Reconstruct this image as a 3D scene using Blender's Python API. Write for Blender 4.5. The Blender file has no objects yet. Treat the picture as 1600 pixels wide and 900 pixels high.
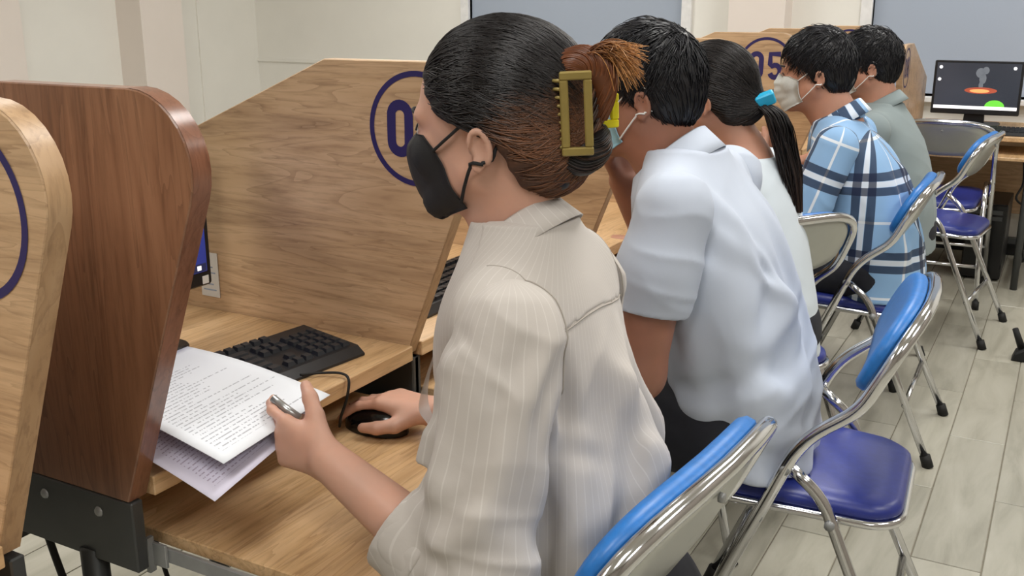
import bpy, math, random
import numpy as np
from mathutils import Vector, Matrix

random.seed(7); rng = np.random.default_rng(7)
scene = bpy.context.scene
COL = scene.collection

# ------------------------------------------------------------------ camera, world, lights, exposure
cam_d = bpy.data.cameras.new('camera'); cam = bpy.data.objects.new('camera', cam_d); COL.objects.link(cam)
cam_d.sensor_width = 36; cam_d.lens = 35.66; cam_d.clip_start = .02
cam.location = (0, 0, 1.30)
cam.rotation_euler = (math.radians(90 - 15.515), 0, math.radians(28.685))
scene.camera = cam

w = bpy.data.worlds.new('world'); scene.world = w; w.use_nodes = True
w.node_tree.nodes['Background'].inputs[0].default_value = (.9, .95, 1, 1)
w.node_tree.nodes['Background'].inputs[1].default_value = .3

scene.view_settings.view_transform = 'Standard'; scene.view_settings.look = 'None'
scene.view_settings.exposure = 0.10; scene.view_settings.gamma = 1
scene.view_settings.use_curve_mapping = False

# ceiling troffers of the room: position, size (metres); the fixtures themselves are built further down
LAMPS = [(-2.9, -.6), (-2.9, 1.9), (-2.9, 4.4), (-.35, -.6), (-.35, 1.9), (-.35, 4.4), (1.7, -.6), (1.7, 1.9), (1.7, 4.4)]
LAMP_W = 22.0
for i, (lx, ly) in enumerate(LAMPS):
    ld = bpy.data.lights.new('ceiling_lamp_light', 'AREA'); ld.shape = 'RECTANGLE'; ld.size = .55; ld.size_y = 1.15
    ld.energy = LAMP_W; ld.color = (1, .985, .965)
    lo = bpy.data.objects.new('ceiling_lamp_light', ld); COL.objects.link(lo); lo.location = (lx, ly, 2.80)

# ------------------------------------------------------------------ materials
def s2l(c): return tuple(((v/255)/12.92 if v/255 <= .04045 else ((v/255+.055)/1.055)**2.4) for v in c) + (1,)
class NT:
    def __init__(s, name, rough=.5, metal=0, spec=.5):
        s.m = bpy.data.materials.new(name); s.m.use_nodes = True; s.t = s.m.node_tree; s.n = s.t.nodes
        s.b = s.n['Principled BSDF']; s.b.inputs['Roughness'].default_value = rough
        s.b.inputs['Metallic'].default_value = metal; s.b.inputs['Specular IOR Level'].default_value = spec
    def add(s, typ, **kw):
        n = s.n.new(typ)
        for k, v in kw.items():
            if k == 'inp':
                for a, b in v.items():
                    if hasattr(b, 'is_output'): s.t.links.new(b, n.inputs[a])
                    else: n.inputs[a].default_value = b
            else: setattr(n, k, v)
        return n
    def link(s, a, b): s.t.links.new(a, b)
    def coord(s, scale=(1, 1, 1), kind='Object', rot=(0, 0, 0), loc=(0, 0, 0)):
        tc = s.add('ShaderNodeTexCoord'); mp = s.add('ShaderNodeMapping')
        mp.inputs['Scale'].default_value = scale; mp.inputs['Rotation'].default_value = rot; mp.inputs['Location'].default_value = loc
        s.link(tc.outputs[kind], mp.inputs[0]); return mp.outputs[0]
    def noise(s, vec, scale, detail=4, rough=.55, dist=0):
        n = s.add('ShaderNodeTexNoise'); n.inputs['Scale'].default_value = scale; n.inputs['Detail'].default_value = detail
        n.inputs['Roughness'].default_value = rough; n.inputs['Distortion'].default_value = dist
        if vec is not None: s.link(vec, n.inputs['Vector'])
        return n.outputs[0]
    def ramp(s, fac, stops, interp='LINEAR'):
        r = s.add('ShaderNodeValToRGB'); e = r.color_ramp; e.interpolation = interp
        while len(e.elements) < len(stops): e.elements.new(.5)
        for el_, (p, c) in zip(e.elements, stops): el_.position = p; el_.color = c
        s.link(fac, r.inputs[0]); return r.outputs[0]
    def math(s, op, a, b=0, c=None):
        n = s.add('ShaderNodeMath', operation=op)
        for i, v in enumerate((a, b) + ((c,) if c is not None else ())):
            if hasattr(v, 'is_output'): s.link(v, n.inputs[i])
            else: n.inputs[i].default_value = v
        return n.outputs[0]
    def mix(s, fac, a, b, mode='MIX'):
        n = s.add('ShaderNodeMix', data_type='RGBA', blend_type=mode)
        for k, v in ((0, fac), (6, a), (7, b)):
            if hasattr(v, 'is_output'): s.link(v, n.inputs[k])
            else: n.inputs[k].default_value = v
        return n.outputs[2]
    def attr(s, name): return s.add('ShaderNodeAttribute', attribute_name=name).outputs['Fac']
    def bump(s, h, strength=.2, dist=.002):
        n = s.add('ShaderNodeBump'); n.inputs['Strength'].default_value = strength; n.inputs['Distance'].default_value = dist
        s.link(h, n.inputs['Height']); s.link(n.outputs[0], s.b.inputs['Normal'])
    def col(s, c):
        if hasattr(c, 'is_output'): s.link(c, s.b.inputs['Base Color'])
        else: s.b.inputs['Base Color'].default_value = c
        return s

def plain(name, rgb, rough=.5, metal=0, var=.06, scale=30, bump=0, spec=.5):
    t = NT(name, rough, metal, spec); c = s2l(rgb)
    nz = t.noise(t.coord(), scale)
    lo = tuple(v*(1-var) for v in c[:3])+(1,); hi = tuple(min(1, v*(1+var)) for v in c[:3])+(1,)
    t.col(t.ramp(nz, [(.3, lo), (.7, hi)]))
    if bump: t.bump(nz, bump, .001)
    return t.m

def wood(name, dark, mid, light, axis='X', rough=.42, scale=1.0, coat=.15):
    t = NT(name, rough)
    st = {'X': (1.2, 14, 14), 'Y': (14, 1.2, 14), 'Z': (14, 14, 1.2)}[axis]
    st = tuple(v*scale for v in st)
    v = t.coord(st)
    big = t.noise(v, 1.0, 3, .5, 1.6)                       # cathedral bands
    wv = t.math('FRACT', t.math('MULTIPLY', big, 7.0)); 
    fine = t.noise(t.coord(tuple(a*5 for a in st)), 2.0, 5, .65)
    c1 = t.ramp(big, [(.25, s2l(dark)), (.5, s2l(mid)), (.75, s2l(light))])
    c2 = t.ramp(wv, [(0, s2l(dark)), (.18, s2l(mid)), (1, s2l(light))])
    c = t.mix(.38, c1, c2)
    c3 = t.ramp(fine, [(.32, (.55, .5, .46, 1)), (.52, (1, 1, 1, 1))])
    c = t.mix(.55, c, c3, 'MULTIPLY')
    t.col(c); t.bump(fine, .08, .001)
    t.b.inputs['Coat Weight'].default_value = coat; t.b.inputs['Coat Roughness'].default_value = .3
    return t.m

M = {}
M['oak'] = wood('oak_panel', (146, 116, 86), (196, 163, 126), (212, 181, 145), 'X')
M['oak_desk'] = wood('oak_desk', (158, 120, 80), (203, 166, 120), (222, 188, 146), 'Y')
M['oak_edge'] = wood('oak_edge', (150, 118, 84), (180, 146, 108), (194, 162, 126), 'Z', scale=.7)
M['walnut'] = wood('walnut_panel', (92, 61, 45), (130, 90, 66), (152, 111, 84), 'Z', rough=.35, coat=.3)
M['walnut_edge'] = wood('walnut_edge', (98, 60, 42), (126, 82, 60), (142, 96, 72), 'Z', rough=.25, coat=.4)
M['metal_dark'] = plain('dark_steel', (70, 72, 72), .45, .3, .1, 12, .05)
M['rail'] = plain('zinc_rail', (150, 152, 152), .42, .25, .15, 20)
M['ink'] = plain('navy_print', (40, 32, 92), .5, 0, .05)
M['black_plastic'] = plain('black_plastic', (24, 25, 28), .38, 0, .15, 60, .03)
M['key'] = plain('key_plastic', (30, 32, 36), .45, 0, .1, 80)
M['black_gloss'] = plain('black_gloss', (14, 14, 16), .18, 0, .1)
M['rubber'] = plain('black_rubber', (18, 18, 18), .7)
M['chrome'] = plain('chrome_tube', (214, 215, 218), .13, 1.0, .04, 8)
M['grey_plate'] = plain('grey_back_plate', (176, 178, 172), .3, .55, .06, 6)
M['vinyl_blue'] = plain('blue_vinyl', (36, 112, 188), .38, 0, .1, 90, .06)
M['vinyl_navy'] = plain('navy_vinyl', (40, 52, 132), .36, 0, .12, 70, .08)
M['wall'] = plain('cream_wall', (243, 241, 234), .8, 0, .02, 3, .02)
M['wall_pink'] = plain('pinkish_pillar_paint', (238, 228, 220), .8, 0, .02, 3, .02)
M['wall_far_side'] = plain('taupe_wall', (150, 142, 132), .85, 0, .03, 3)
M['ceiling'] = plain('ceiling_white', (240, 240, 236), .9, 0, .01)
M['white_frame'] = plain('white_frame', (240, 240, 240), .4)
M['blind'] = plain('grey_blind_fabric', (170, 181, 198), .8, 0, .02, 200, .02)
M['grout'] = plain('grout', (136, 130, 116), .85)
M['paper'] = None
M['trouser'] = plain('dark_trouser', (22, 24, 34), .8, 0, .2, 60, .1)
M['shoe'] = plain('black_shoe', (20, 19, 19), .4)
M['eye_white'] = plain('eye_white', (225, 220, 212), .2)
M['iris'] = plain('dark_iris', (30, 18, 12), .1)
M['white_strap'] = plain('white_elastic', (228, 228, 226), .7)
M['mask_black'] = plain('black_mask', (22, 23, 25), .75, 0, .15, 150, .08)
M['mask_blue'] = plain('pale_blue_mask', (150, 196, 214), .8, 0, .05, 150, .05)
M['mask_grey'] = plain('pale_grey_mask', (190, 192, 188), .8, 0, .05, 150, .05)
M['gold'] = plain('olive_gold_plastic', (150, 132, 74), .35, .25, .1, 40)
M['yellow'] = plain('yellow_acrylic', (222, 212, 40), .25, 0, .05)
M['cyan'] = plain('cyan_plastic', (40, 170, 214), .3)
M['silver'] = plain('silver_pen', (170, 172, 172), .3, .7)
M['gold_metal'] = plain('spectacle_metal', (120, 92, 66), .3, .7)

def tile_mat():
    t = NT('floor_tile', .28)
    oi = t.add('ShaderNodeObjectInfo')
    v = t.coord((9, 1.6, 9), 'Object')
    ad = t.add('ShaderNodeVectorMath', operation='ADD'); sc = t.add('ShaderNodeVectorMath', operation='SCALE')
    cb = t.add('ShaderNodeCombineXYZ'); t.link(oi.outputs['Random'], cb.inputs[0]); t.link(oi.outputs['Random'], cb.inputs[1])
    t.link(cb.outputs[0], sc.inputs[0]); sc.inputs['Scale'].default_value = 40
    t.link(v, ad.inputs[0]); t.link(sc.outputs[0], ad.inputs[1])
    n = t.noise(ad.outputs[0], 1.6, 5, .6, .6)
    c = t.ramp(n, [(.25, s2l((150, 147, 133))), (.5, s2l((176, 173, 159))), (.75, s2l((190, 187, 174)))])
    tone = t.math('MULTIPLY_ADD', oi.outputs['Random'], .16, .9)
    hs = t.add('ShaderNodeHueSaturation'); t.link(c, hs.inputs['Color']); t.link(tone, hs.inputs['Value'])
    t.col(hs.outputs[0]); t.bump(n, .04, .001)
    return t.m
M['tile'] = tile_mat()

def skin(name, rgb, red=.12):
    t = NT(name, .48); c = s2l(rgb)
    n = t.noise(t.coord(), 18, 4); n2 = t.noise(t.coord(), 240, 3)
    a = tuple(v*.9 for v in c[:3])+(1,); b = (min(1, c[0]*1.06), c[1]*.98, c[2]*.95, 1)
    t.col(t.ramp(n, [(.3, a), (.7, b)])); t.bump(n2, .06, .001)
    t.b.inputs['Subsurface Weight'].default_value = .12
    t.b.inputs['Subsurface Radius'].default_value = (.012, .005, .003)
    return t.m
M['skin_light'] = skin('skin_light', (204, 162, 142))
M['skin_tan'] = skin('skin_tan', (156, 110, 90))
M['skin_mid'] = skin('skin_mid', (178, 132, 110))

def hair_mat(name, root, tip, rough=.36):
    t = NT(name, rough, 0, .4)
    g = t.attr('tint'); r = t.attr('rnd')
    gg = t.math('ADD', g, t.math('MULTIPLY_ADD', r, .3, -.15))
    c = t.ramp(gg, [(0, s2l(root)), (.45, s2l(root)), (1, s2l(tip))])
    hs = t.add('ShaderNodeHueSaturation'); t.link(c, hs.inputs['Color']); t.link(t.math('MULTIPLY_ADD', r, .7, .65), hs.inputs['Value'])
    t.col(hs.outputs[0]); return t.m
M['hair_woman'] = hair_mat('hair_dyed_brown', (24, 20, 21), (112, 74, 50))
M['hair_tips'] = hair_mat('hair_tips', (112, 66, 40), (196, 140, 82))
M['hair_base'] = hair_mat('hair_under_layer', (20, 17, 18), (92, 60, 42), .6)
M['seam'] = plain('blouse_seam', (166, 159, 150), .9)
M['hair_black'] = hair_mat('hair_black', (22, 22, 27), (34, 32, 36))
M['hair_dark'] = hair_mat('hair_dark_brown', (28, 24, 24), (70, 52, 44))

def cloth(name, rgb, kind='plain', weave=900):
    t = NT(name, .85, 0, .25); c = s2l(rgb)
    n = t.noise(t.coord(), 5, 3); w2 = t.noise(t.coord((1, 1, .3)), weave, 2)
    base = t.ramp(n, [(.3, tuple(v*.95 for v in c[:3])+(1,)), (.7, tuple(min(1, v*1.04) for v in c[:3])+(1,))])
    if kind == 'stripe':
        u = t.attr('u')
        f = t.math('FRACT', t.math('MULTIPLY', u, 78.0))
        m1 = t.math('MULTIPLY', t.math('GREATER_THAN', f, .4), t.math('LESS_THAN', f, .50))
        base = t.mix(t.math('MULTIPLY', m1, .2), base, s2l((240, 238, 234)))
    if kind == 'plaid':
        u, v = t.attr('u'), t.attr('v')
        def band(x, per, lo, hi, ph=0.0):
            f = t.math('FRACT', t.math('ADD', t.math('MULTIPLY', x, 1/per), ph))
            return t.math('MULTIPLY', t.math('GREATER_THAN', f, lo), t.math('LESS_THAN', f, hi))
        P_ = .225
        wv = t.math('MAXIMUM', band(u, P_, .565, .635), band(v, P_, .565, .635))
        base = t.mix(t.math('MULTIPLY', wv, .75), base, s2l((228, 232, 238)))
        wv2 = t.math('MAXIMUM', band(u, P_, .10, .135), band(v, P_, .10, .135))
        base = t.mix(t.math('MULTIPLY', wv2, .8), base, s2l((232, 236, 240)))
        for lo, hi in ((.46, .56), (.64, .74)):
            for x in (u, v):
                base = t.mix(t.math('MULTIPLY', band(x, P_, lo, hi), .86), base, s2l((26, 34, 62)))
    t.col(base); t.bump(w2, .12, .0006)
    t.b.inputs['Sheen Weight'].default_value = .08
    return t.m
M['blouse'] = cloth('cream_pinstripe_blouse', (192, 186, 180), 'stripe')
M['shirt_blue'] = cloth('pale_blue_shirt', (186, 195, 210))
M['shirt_white'] = cloth('whitish_shirt', (206, 216, 224))
M['shirt_plaid'] = cloth('plaid_shirt', (140, 178, 218), 'plaid')
M['shirt_grey'] = cloth('grey_green_shirt', (136, 148, 150))
M['ribbon'] = cloth('sheer_ribbon', (204, 204, 204))
_r = M['ribbon'].node_tree.nodes['Principled BSDF']; _r.inputs['Alpha'].default_value = .72

def paper_mat(name, rgb, ink, seed):
    t = NT(name, .7, 0, .2)
    u, v = t.attr('u'), t.attr('v')        # metres along the short (u) and long (v) side
    row = t.math('MULTIPLY', v, 1/.0078); f = t.math('FRACT', row); k = t.math('FLOOR', row)
    inl = t.math('LESS_THAN', t.math('ABSOLUTE', t.math('SUBTRACT', f, .5)), .15)
    cb = t.add('ShaderNodeCombineXYZ'); t.link(t.math('MULTIPLY', u, 300.0), cb.inputs[0]); t.link(t.math('MULTIPLY', k, 3.7), cb.inputs[1]); cb.inputs[2].default_value = seed
    n = t.noise(cb.outputs[0], 1.2, 2, .5); on = t.math('GREATER_THAN', n, .46)
    wn = t.add('ShaderNodeTexWhiteNoise', noise_dimensions='1D'); t.link(t.math('ADD', k, seed), wn.inputs['W'])
    end = t.math('LESS_THAN', u, t.math('MULTIPLY_ADD', wn.outputs[0], .13, .075))
    st = t.math('GREATER_THAN', u, .018)
    mg = t.math('MULTIPLY', t.math('GREATER_THAN', v, .02), t.math('LESS_THAN', v, .265))
    i = t.math('MULTIPLY', t.math('MULTIPLY', inl, on), t.math('MULTIPLY', t.math('MULTIPLY', end, st), mg))
    t.col(t.mix(t.math('MULTIPLY', i, .5), s2l(rgb), s2l(ink))); return t.m
M['paper'] = paper_mat('printed_paper', (232, 236, 242), (92, 96, 110), 3.0)
M['paper2'] = paper_mat('printed_paper_lilac', (218, 214, 232), (112, 84, 120), 11.0)

def emit(name, build, strength):
    t = NT(name, .25); c = build(t)
    t.b.inputs['Base Color'].default_value = (.01, .01, .012, 1)
    t.link(c, t.b.inputs['Emission Color']); t.b.inputs['Emission Strength'].default_value = strength
    return t.m
def scr_blue(t):
    g = t.noise(t.coord(), 3, 2)
    return t.ramp(g, [(.3, s2l((36, 46, 120))), (.7, s2l((64, 80, 168)))])
M['screen_blue'] = emit('blue_desktop_screen', scr_blue, .9)
def scr_dark(t):
    g = t.noise(t.coord(), 2, 2)
    return t.ramp(g, [(.3, s2l((46, 50, 58))), (.7, s2l((66, 68, 76)))])
M['screen_dark'] = emit('dark_wallpaper_screen', scr_dark, .9)
def flat(name, rgb, e=.0):
    t = NT(name, .5); t.col(s2l(rgb))
    if e: t.b.inputs['Emission Color'].default_value = s2l(rgb); t.b.inputs['Emission Strength'].default_value = e
    return t.m
M['px_white'] = flat('screen_white', (235, 236, 240), .9)
M['px_green'] = flat('screen_green', (96, 190, 60), .9)
M['px_orange'] = flat('screen_orange', (255, 150, 90), 1.0)
M['px_ember'] = flat('screen_ember', (150, 70, 50), .8)
M['px_smoke'] = flat('screen_smoke', (92, 97, 104), .8)
M['diffuser'] = flat('lamp_diffuser', (255, 250, 240), 3.0)
M['label'] = flat('label_white', (225, 225, 222))

# ------------------------------------------------------------------ scene helpers
WORLD = {}
def setp(o, label=None, cat=None, group=None, kind=None):
    if label: o['label'] = label
    if cat: o['category'] = cat
    if group: o['group'] = group
    if kind: o['kind'] = kind
    return o
def empty(name, loc, label, cat, group=None, rz=0):
    o = bpy.data.objects.new(name, None); COL.objects.link(o); o.location = loc; o.rotation_euler = (0, 0, rz)
    o.empty_display_size = .05
    return setp(o, label, cat, group)
def link_mesh(name, me, mat, parent=None, loc=None):
    o = bpy.data.objects.new(name, me); COL.objects.link(o)
    if mat and not me.materials: me.materials.append(mat)
    if parent: o.parent = parent
    if loc is not None: o.location = loc
    return o
def np_mesh(name, V, F, smooth=True, attrs=None):
    """V (n,3), F: list of face arrays, each (m,k)"""
    me = bpy.data.meshes.new(name); V = np.asarray(V, np.float32)
    me.vertices.add(len(V)); me.vertices.foreach_set('co', V.ravel())
    if not isinstance(F, (list, tuple)): F = [F]
    F = [np.asarray(f, np.int32) for f in F if len(f)]
    loops = np.concatenate([f.ravel() for f in F]); tot = np.concatenate([np.full(len(f), f.shape[1], np.int32) for f in F])
    start = np.concatenate([[0], np.cumsum(tot)[:-1]]).astype(np.int32)
    me.loops.add(len(loops)); me.loops.foreach_set('vertex_index', loops)
    me.polygons.add(len(tot)); me.polygons.foreach_set('loop_start', start); me.polygons.foreach_set('loop_total', tot)
    me.polygons.foreach_set('use_smooth', np.full(len(tot), smooth, bool))
    for k, v in (attrs or {}).items():
        a = me.attributes.new(k, 'FLOAT', 'POINT'); a.data.foreach_set('value', np.asarray(v, np.float32))
    me.update(calc_edges=True); return me

class MB:
    """collects simple shapes into one mesh"""
    def __init__(s): s.v = []; s.f = []; s.sm = []
    def _add(s, vs, fs, sm=False):
        b = len(s.v); s.v += [tuple(v) for v in vs]; s.f += [tuple(i+b for i in f) for f in fs]; s.sm += [sm]*len(fs); return s
    def box(s, x0, x1, y0, y1, z0, z1, ch=0.0):
        if ch <= 0:
            v = [(x, y, z) for z in (z0, z1) for y in (y0, y1) for x in (x0, x1)]
            return s._add(v, [(0, 2, 3, 1), (4, 5, 7, 6), (0, 1, 5, 4), (2, 6, 7, 3), (0, 4, 6, 2), (1, 3, 7, 5)])
        import itertools
        c = ch; v = []; idx = {}
        for sx, sy, sz in itertools.product((0, 1), repeat=3):
            X, Y, Z = (x0, x1)[sx], (y0, y1)[sy], (z0, z1)[sz]; ix, iy, iz = (c, -c)[sx], (c, -c)[sy], (c, -c)[sz]
            for a, p in (('x', (X, Y+iy, Z+iz)), ('y', (X+ix, Y, Z+iz)), ('z', (X+ix, Y+iy, Z))):
                idx[(sx, sy, sz, a)] = len(v); v.append(p)
        f = []
        for sx in (0, 1):
            q = [idx[(sx, a, b, 'x')] for a, b in ((0, 0), (1, 0), (1, 1), (0, 1))]; f.append(q if sx else q[::-1])
        for sy in (0, 1):
            q = [idx[(a, sy, b, 'y')] for a, b in ((0, 0), (1, 0), (1, 1), (0, 1))]; f.append(q[::-1] if sy else q)
        for sz in (0, 1):
            q = [idx[(a, b, sz, 'z')] for a, b in ((0, 0), (1, 0), (1, 1), (0, 1))]; f.append(q if sz else q[::-1])
        for a in (0, 1):
            for b in (0, 1):
                f.append([idx[(0, a, b, 'y')], idx[(1, a, b, 'y')], idx[(1, a, b, 'z')], idx[(0, a, b, 'z')]][::(1 if (a == b) else -1)])
                f.append([idx[(a, 0, b, 'x')], idx[(a, 1, b, 'x')], idx[(a, 1, b, 'z')], idx[(a, 0, b, 'z')]][::(-1 if (a == b) else 1)])
                f.append([idx[(a, b, 0, 'x')], idx[(a, b, 1, 'x')], idx[(a, b, 1, 'y')], idx[(a, b, 0, 'y')]][::(1 if (a == b) else -1)])
        for sx, sy, sz in itertools.product((0, 1), repeat=3):
            q = [idx[(sx, sy, sz, a)] for a in 'xyz']; f.append(q if (sx+sy+sz) % 2 else q[::-1])
        return s._add(v, f)
    def prism(s, poly, ax, lo, hi, ch=0, sm=False):
        """poly in the two other axes, extruded along ax"""
        def pt(p, h):
            if ax == 'y': return (p[0], h, p[1])
            if ax == 'x': return (h, p[0], p[1])
            return (p[0], p[1], h)
        n = len(poly); v = []
        if ch:
            c = np.array(poly, float); nx = np.roll(c, -1, 0)-c; pv = c-np.roll(c, 1, 0)
            def nrm(e): q = np.stack([e[:, 1], -e[:, 0]], 1); return q/np.maximum(np.linalg.norm(q, axis=1, keepdims=True), 1e-9)
            nn = nrm(nx)+nrm(pv); nn /= np.maximum(np.linalg.norm(nn, axis=1, keepdims=True), 1e-9)
            area = .5*np.sum(c[:, 0]*np.roll(c[:, 1], -1)-np.roll(c[:, 0], -1)*c[:, 1])
            ins = c - nn*ch*np.sign(area)
            rings = [(ins, lo), (c, lo+ch), (c, hi-ch), (ins, hi)]
        else: rings = [(np.array(poly, float), lo), (np.array(poly, float), hi)]
        for r, h in rings: v += [pt(p, h) for p in r]
        f = []
        for k in range(len(rings)-1):
            for i in range(n): f.append((k*n+i, k*n+(i+1) % n, (k+1)*n+(i+1) % n, (k+1)*n+i))
        s._add(v, f, sm)
        b = len(s.v)-len(v)
        s.f.append(tuple(b+i for i in range(n))[::-1]); s.sm.append(False)
        s.f.append(tuple(b+(len(rings)-1)*n+i for i in range(n))); s.sm.append(False)
        return s
    def tube(s, pts, r, n=10, cap=True, closed=False):
        P = [Vector(p) for p in pts]; R = r if isinstance(r, (list, tuple)) else [r]*len(P)
        m = len(P); T = []
        for i in range(m):
            a = P[i-1] if (i > 0 or closed) else P[i]; b = P[(i+1) % m] if (i < m-1 or closed) else P[i]
            T.append((b-a).normalized())
        up = Vector((0, 0, 1)) if abs(T[0].z) < .9 else Vector((1, 0, 0))
        nrm = (up - T[0]*up.dot(T[0])).normalized(); v = []
        for i in range(m):
            nrm = (nrm - T[i]*nrm.dot(T[i])).normalized(); bn = T[i].cross(nrm)
            for k in range(n):
                a = 2*math.pi*k/n; v.append(P[i]+(nrm*math.cos(a)+bn*math.sin(a))*R[i])
        f = []
        for i in range(m if closed else m-1):
            j = (i+1) % m
            for k in range(n): f.append((i*n+k, i*n+(k+1) % n, j*n+(k+1) % n, j*n+k))
        if cap and not closed: f.append(tuple(range(n))[::-1]); f.append(tuple((m-1)*n+k for k in range(n)))
        return s._add(v, f, True)
    def lathe(s, prof, c=(0, 0, 0), n=20, axis='z'):
        v = []
        for r, h in prof:
            for k in range(n):
                a = 2*math.pi*k/n; x, y = r*math.cos(a), r*math.sin(a)
                p = (x, y, h) if axis == 'z' else ((h, x, y) if axis == 'x' else (y, h, x))
                v.append((c[0]+p[0], c[1]+p[1], c[2]+p[2]))
        f = []; m = len(prof)
        for i in range(m-1):
            for k in range(n): f.append((i*n+k, i*n+(k+1) % n, (i+1)*n+(k+1) % n, (i+1)*n+k))
        f.append(tuple(range(n))[::-1]); f.append(tuple((m-1)*n+k for k in range(n)))
        return s._add(v, f, True)
    def mesh(s, name):
        me = bpy.data.meshes.new(name); me.from_pydata(s.v, [], s.f)
        me.polygons.foreach_set('use_smooth', np.array(s.sm, bool)); me.update(); return me
    def build(s, name, mat, parent=None, loc=None, world_off=None):
        if world_off is not None: s.v = [(a[0]-world_off[0], a[1]-world_off[1], a[2]-world_off[2]) for a in s.v]
        return link_mesh(name, s.mesh(name), mat, parent, loc)

def smooth_path(pts, n=8):
    """Catmull-Rom through points"""
    P = [np.array(p, float) for p in pts]; P = [2*P[0]-P[1]]+P+[2*P[-1]-P[-2]]; out = []
    for i in range(1, len(P)-2):
        for k in range(n):
            t = k/n; a, b, c, d = P[i-1], P[i], P[i+1], P[i+2]
            out.append(.5*((2*b)+(-a+c)*t+(2*a-5*b+4*c-d)*t*t+(-a+3*b-3*c+d)*t**3))
    out.append(P[-2]); return [tuple(p) for p in out]
def round_corners(pts, r, n=5):
    P = [Vector(p) for p in pts]; out = [P[0]]
    for i in range(1, len(P)-1):
        a, b, c = P[i-1], P[i], P[i+1]; u = (a-b); v = (c-b); rr = min(r, u.length*.45, v.length*.45)
        p0 = b+u.normalized()*rr; p1 = b+v.normalized()*rr
        for k in range(n+1):
            t = k/n; out.append(p0*(1-t)**2+b*2*t*(1-t)+p1*t*t)
    out.append(P[-1]); return [tuple(p) for p in out]
def copy_tree(o, parent=None):
    c = o.copy(); COL.objects.link(c); c.parent = parent
    for ch in list(o.children): copy_tree(ch, c)
    return c

# ------------------------------------------------------------------ the room
XL, XR, YB, YF, ZC = -5.48, 2.6, -2.4, 6.0, 2.9
def struct(name, mb, mat, parent=None):
    o = mb.build(name, mat, parent)
    if parent is None: o['kind'] = 'structure'
    return o
floor = struct('floor', MB().box(XL, XR, YB, YF, -.1, -.004), M['grout'])
TW, TL, GAP = .159, .83, .0035
tile_me = MB().box(GAP/2, TW-GAP/2, GAP/2, TL-GAP/2, -.006, 0, .0012).mesh('tile'); tile_me.materials.append(M['tile'])
rest = MB(); x0 = -.05 - TW*34; nt = 0
for i in range(52):
    x = x0 + i*TW
    if x < XL-.15 or x > XR: continue
    off = 3.25 if (i % 2) else 3.25-.415
    for k in range(-8, 8):
        y = off + k*TL
        if y < YB-TL or y > YF-.02: continue
        if -2.0 < x < .80 and -.2 < y+TL and nt < 290:
            o = bpy.data.objects.new('tile', tile_me); COL.objects.link(o); o.parent = floor; o.location = (x, y, 0)
            if y+TL > YF: o.scale.y = (YF-y)/TL
            nt += 1
        else:
            a, b, c, d = max(x, XL), min(x+TW, XR), max(y, YB), min(y+TL, YF)
            if b-a > .02 and d-c > .02: rest.box(a+GAP/2, b-GAP/2, c+GAP/2, d-GAP/2, -.006, 0)
o = rest.build('tile_field', M['tile'], floor); o['kind'] = 'stuff'

struct('ceiling', MB().box(XL-.2, XR+.2, YB-.2, YF+.2, ZC, ZC+.1), M['ceiling'])
struct('wall_left', MB().box(XL-.2, XL, YB-.2, YF+.2, -.1, ZC), M['wall'])
struct('wall_right', MB().box(XR, XR+.2, YB-.2, YF+.2, -.1, ZC), M['wall_far_side'])
struct('wall_back', MB().box(XL, XR, YB-.2, YB, -.1, ZC), M['wall_far_side'])
# far wall with two window openings
W1, W2, SILL, HEAD = (-3.60, -2.12), (-1.03, .55), .83, 2.55
fw = MB()
for a, b in ((XL, W1[0]), (W1[1], W2[0]), (W2[1], XR)): fw.box(a, b, YF, YF+.2, -.1, ZC)
for a, b in (W1, W2): fw.box(a, b, YF, YF+.2, -.1, SILL); fw.box(a, b, YF, YF+.2, HEAD, ZC)
struct('wall_far', fw, M['wall'])
for n, (a, b) in enumerate((W1, W2), 1):
    wi = struct('window_%d' % n, MB().box(a-.06, a+.0, YF-.025, YF+.1, SILL, HEAD).box(b, b+.06, YF-.025, YF+.1, SILL, HEAD)
                .box(a-.06, b+.06, YF-.025, YF+.1, HEAD, HEAD+.06), M['white_frame'])
    MB().box(a, b, YF+.10, YF+.11, SILL, HEAD).build('pane', M['black_gloss'], wi)
    MB().box(a+.004, b-.004, YF+.02, YF+.024, SILL+.012, HEAD-.02).build('roller_blind', M['blind'], wi)
    MB().box(a-.08, b+.08, YF-.05, YF+.1, SILL-.03, SILL, .004).build('sill', M['white_frame'], wi)
struct('trim_1', MB().box(-1.79, -1.47, YF-.16, YF, -.0, ZC), M['wall_pink'])     # pillar on the far wall
struct('trim_2', MB().box(XL, XL+.22, 4.71, 5.06, 0, ZC), M['wall_pink'])          # pillar on the left wall
struct('trim_3', MB().box(XL, XL+.012, 5.40, 5.425, 0, ZC), M['wall'])
struct('trim_4', MB().box(XL, W1[0]-.08, YF-.012, YF, .90, .925), M['wall'])
struct('trim_5', MB().box(XL, XL+.16, 2.9, 3.9, 0, ZC), M['wall_pink'])
struct('baseboard_far', MB().box(XL, XR, YF-.015, YF, 0, .10, .003), M['black_plastic'])
for i, (lx, ly) in enumerate(LAMPS):
    row = ('leftmost', 'middle', 'right')[i//3]; pos = ('nearest the back wall', 'halfway down the room', 'nearest the window wall')[i % 3]
    t = empty('ceiling_light', (lx, ly, ZC), 'white recessed ceiling light in the %s row, %s' % (row, pos), 'ceiling light', 'ceiling lights')
    MB().box(-.3, -.28, -.6, .6, -.06, 0).box(.28, .3, -.6, .6, -.06, 0).box(-.28, .28, -.6, -.58, -.06, 0).box(-.28, .28, .58, .6, -.06, 0).build('frame', M['white_frame'], t)
    MB().box(-.28, .28, -.58, .58, -.03, -.02).build('diffuser', M['diffuser'], t)

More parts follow.
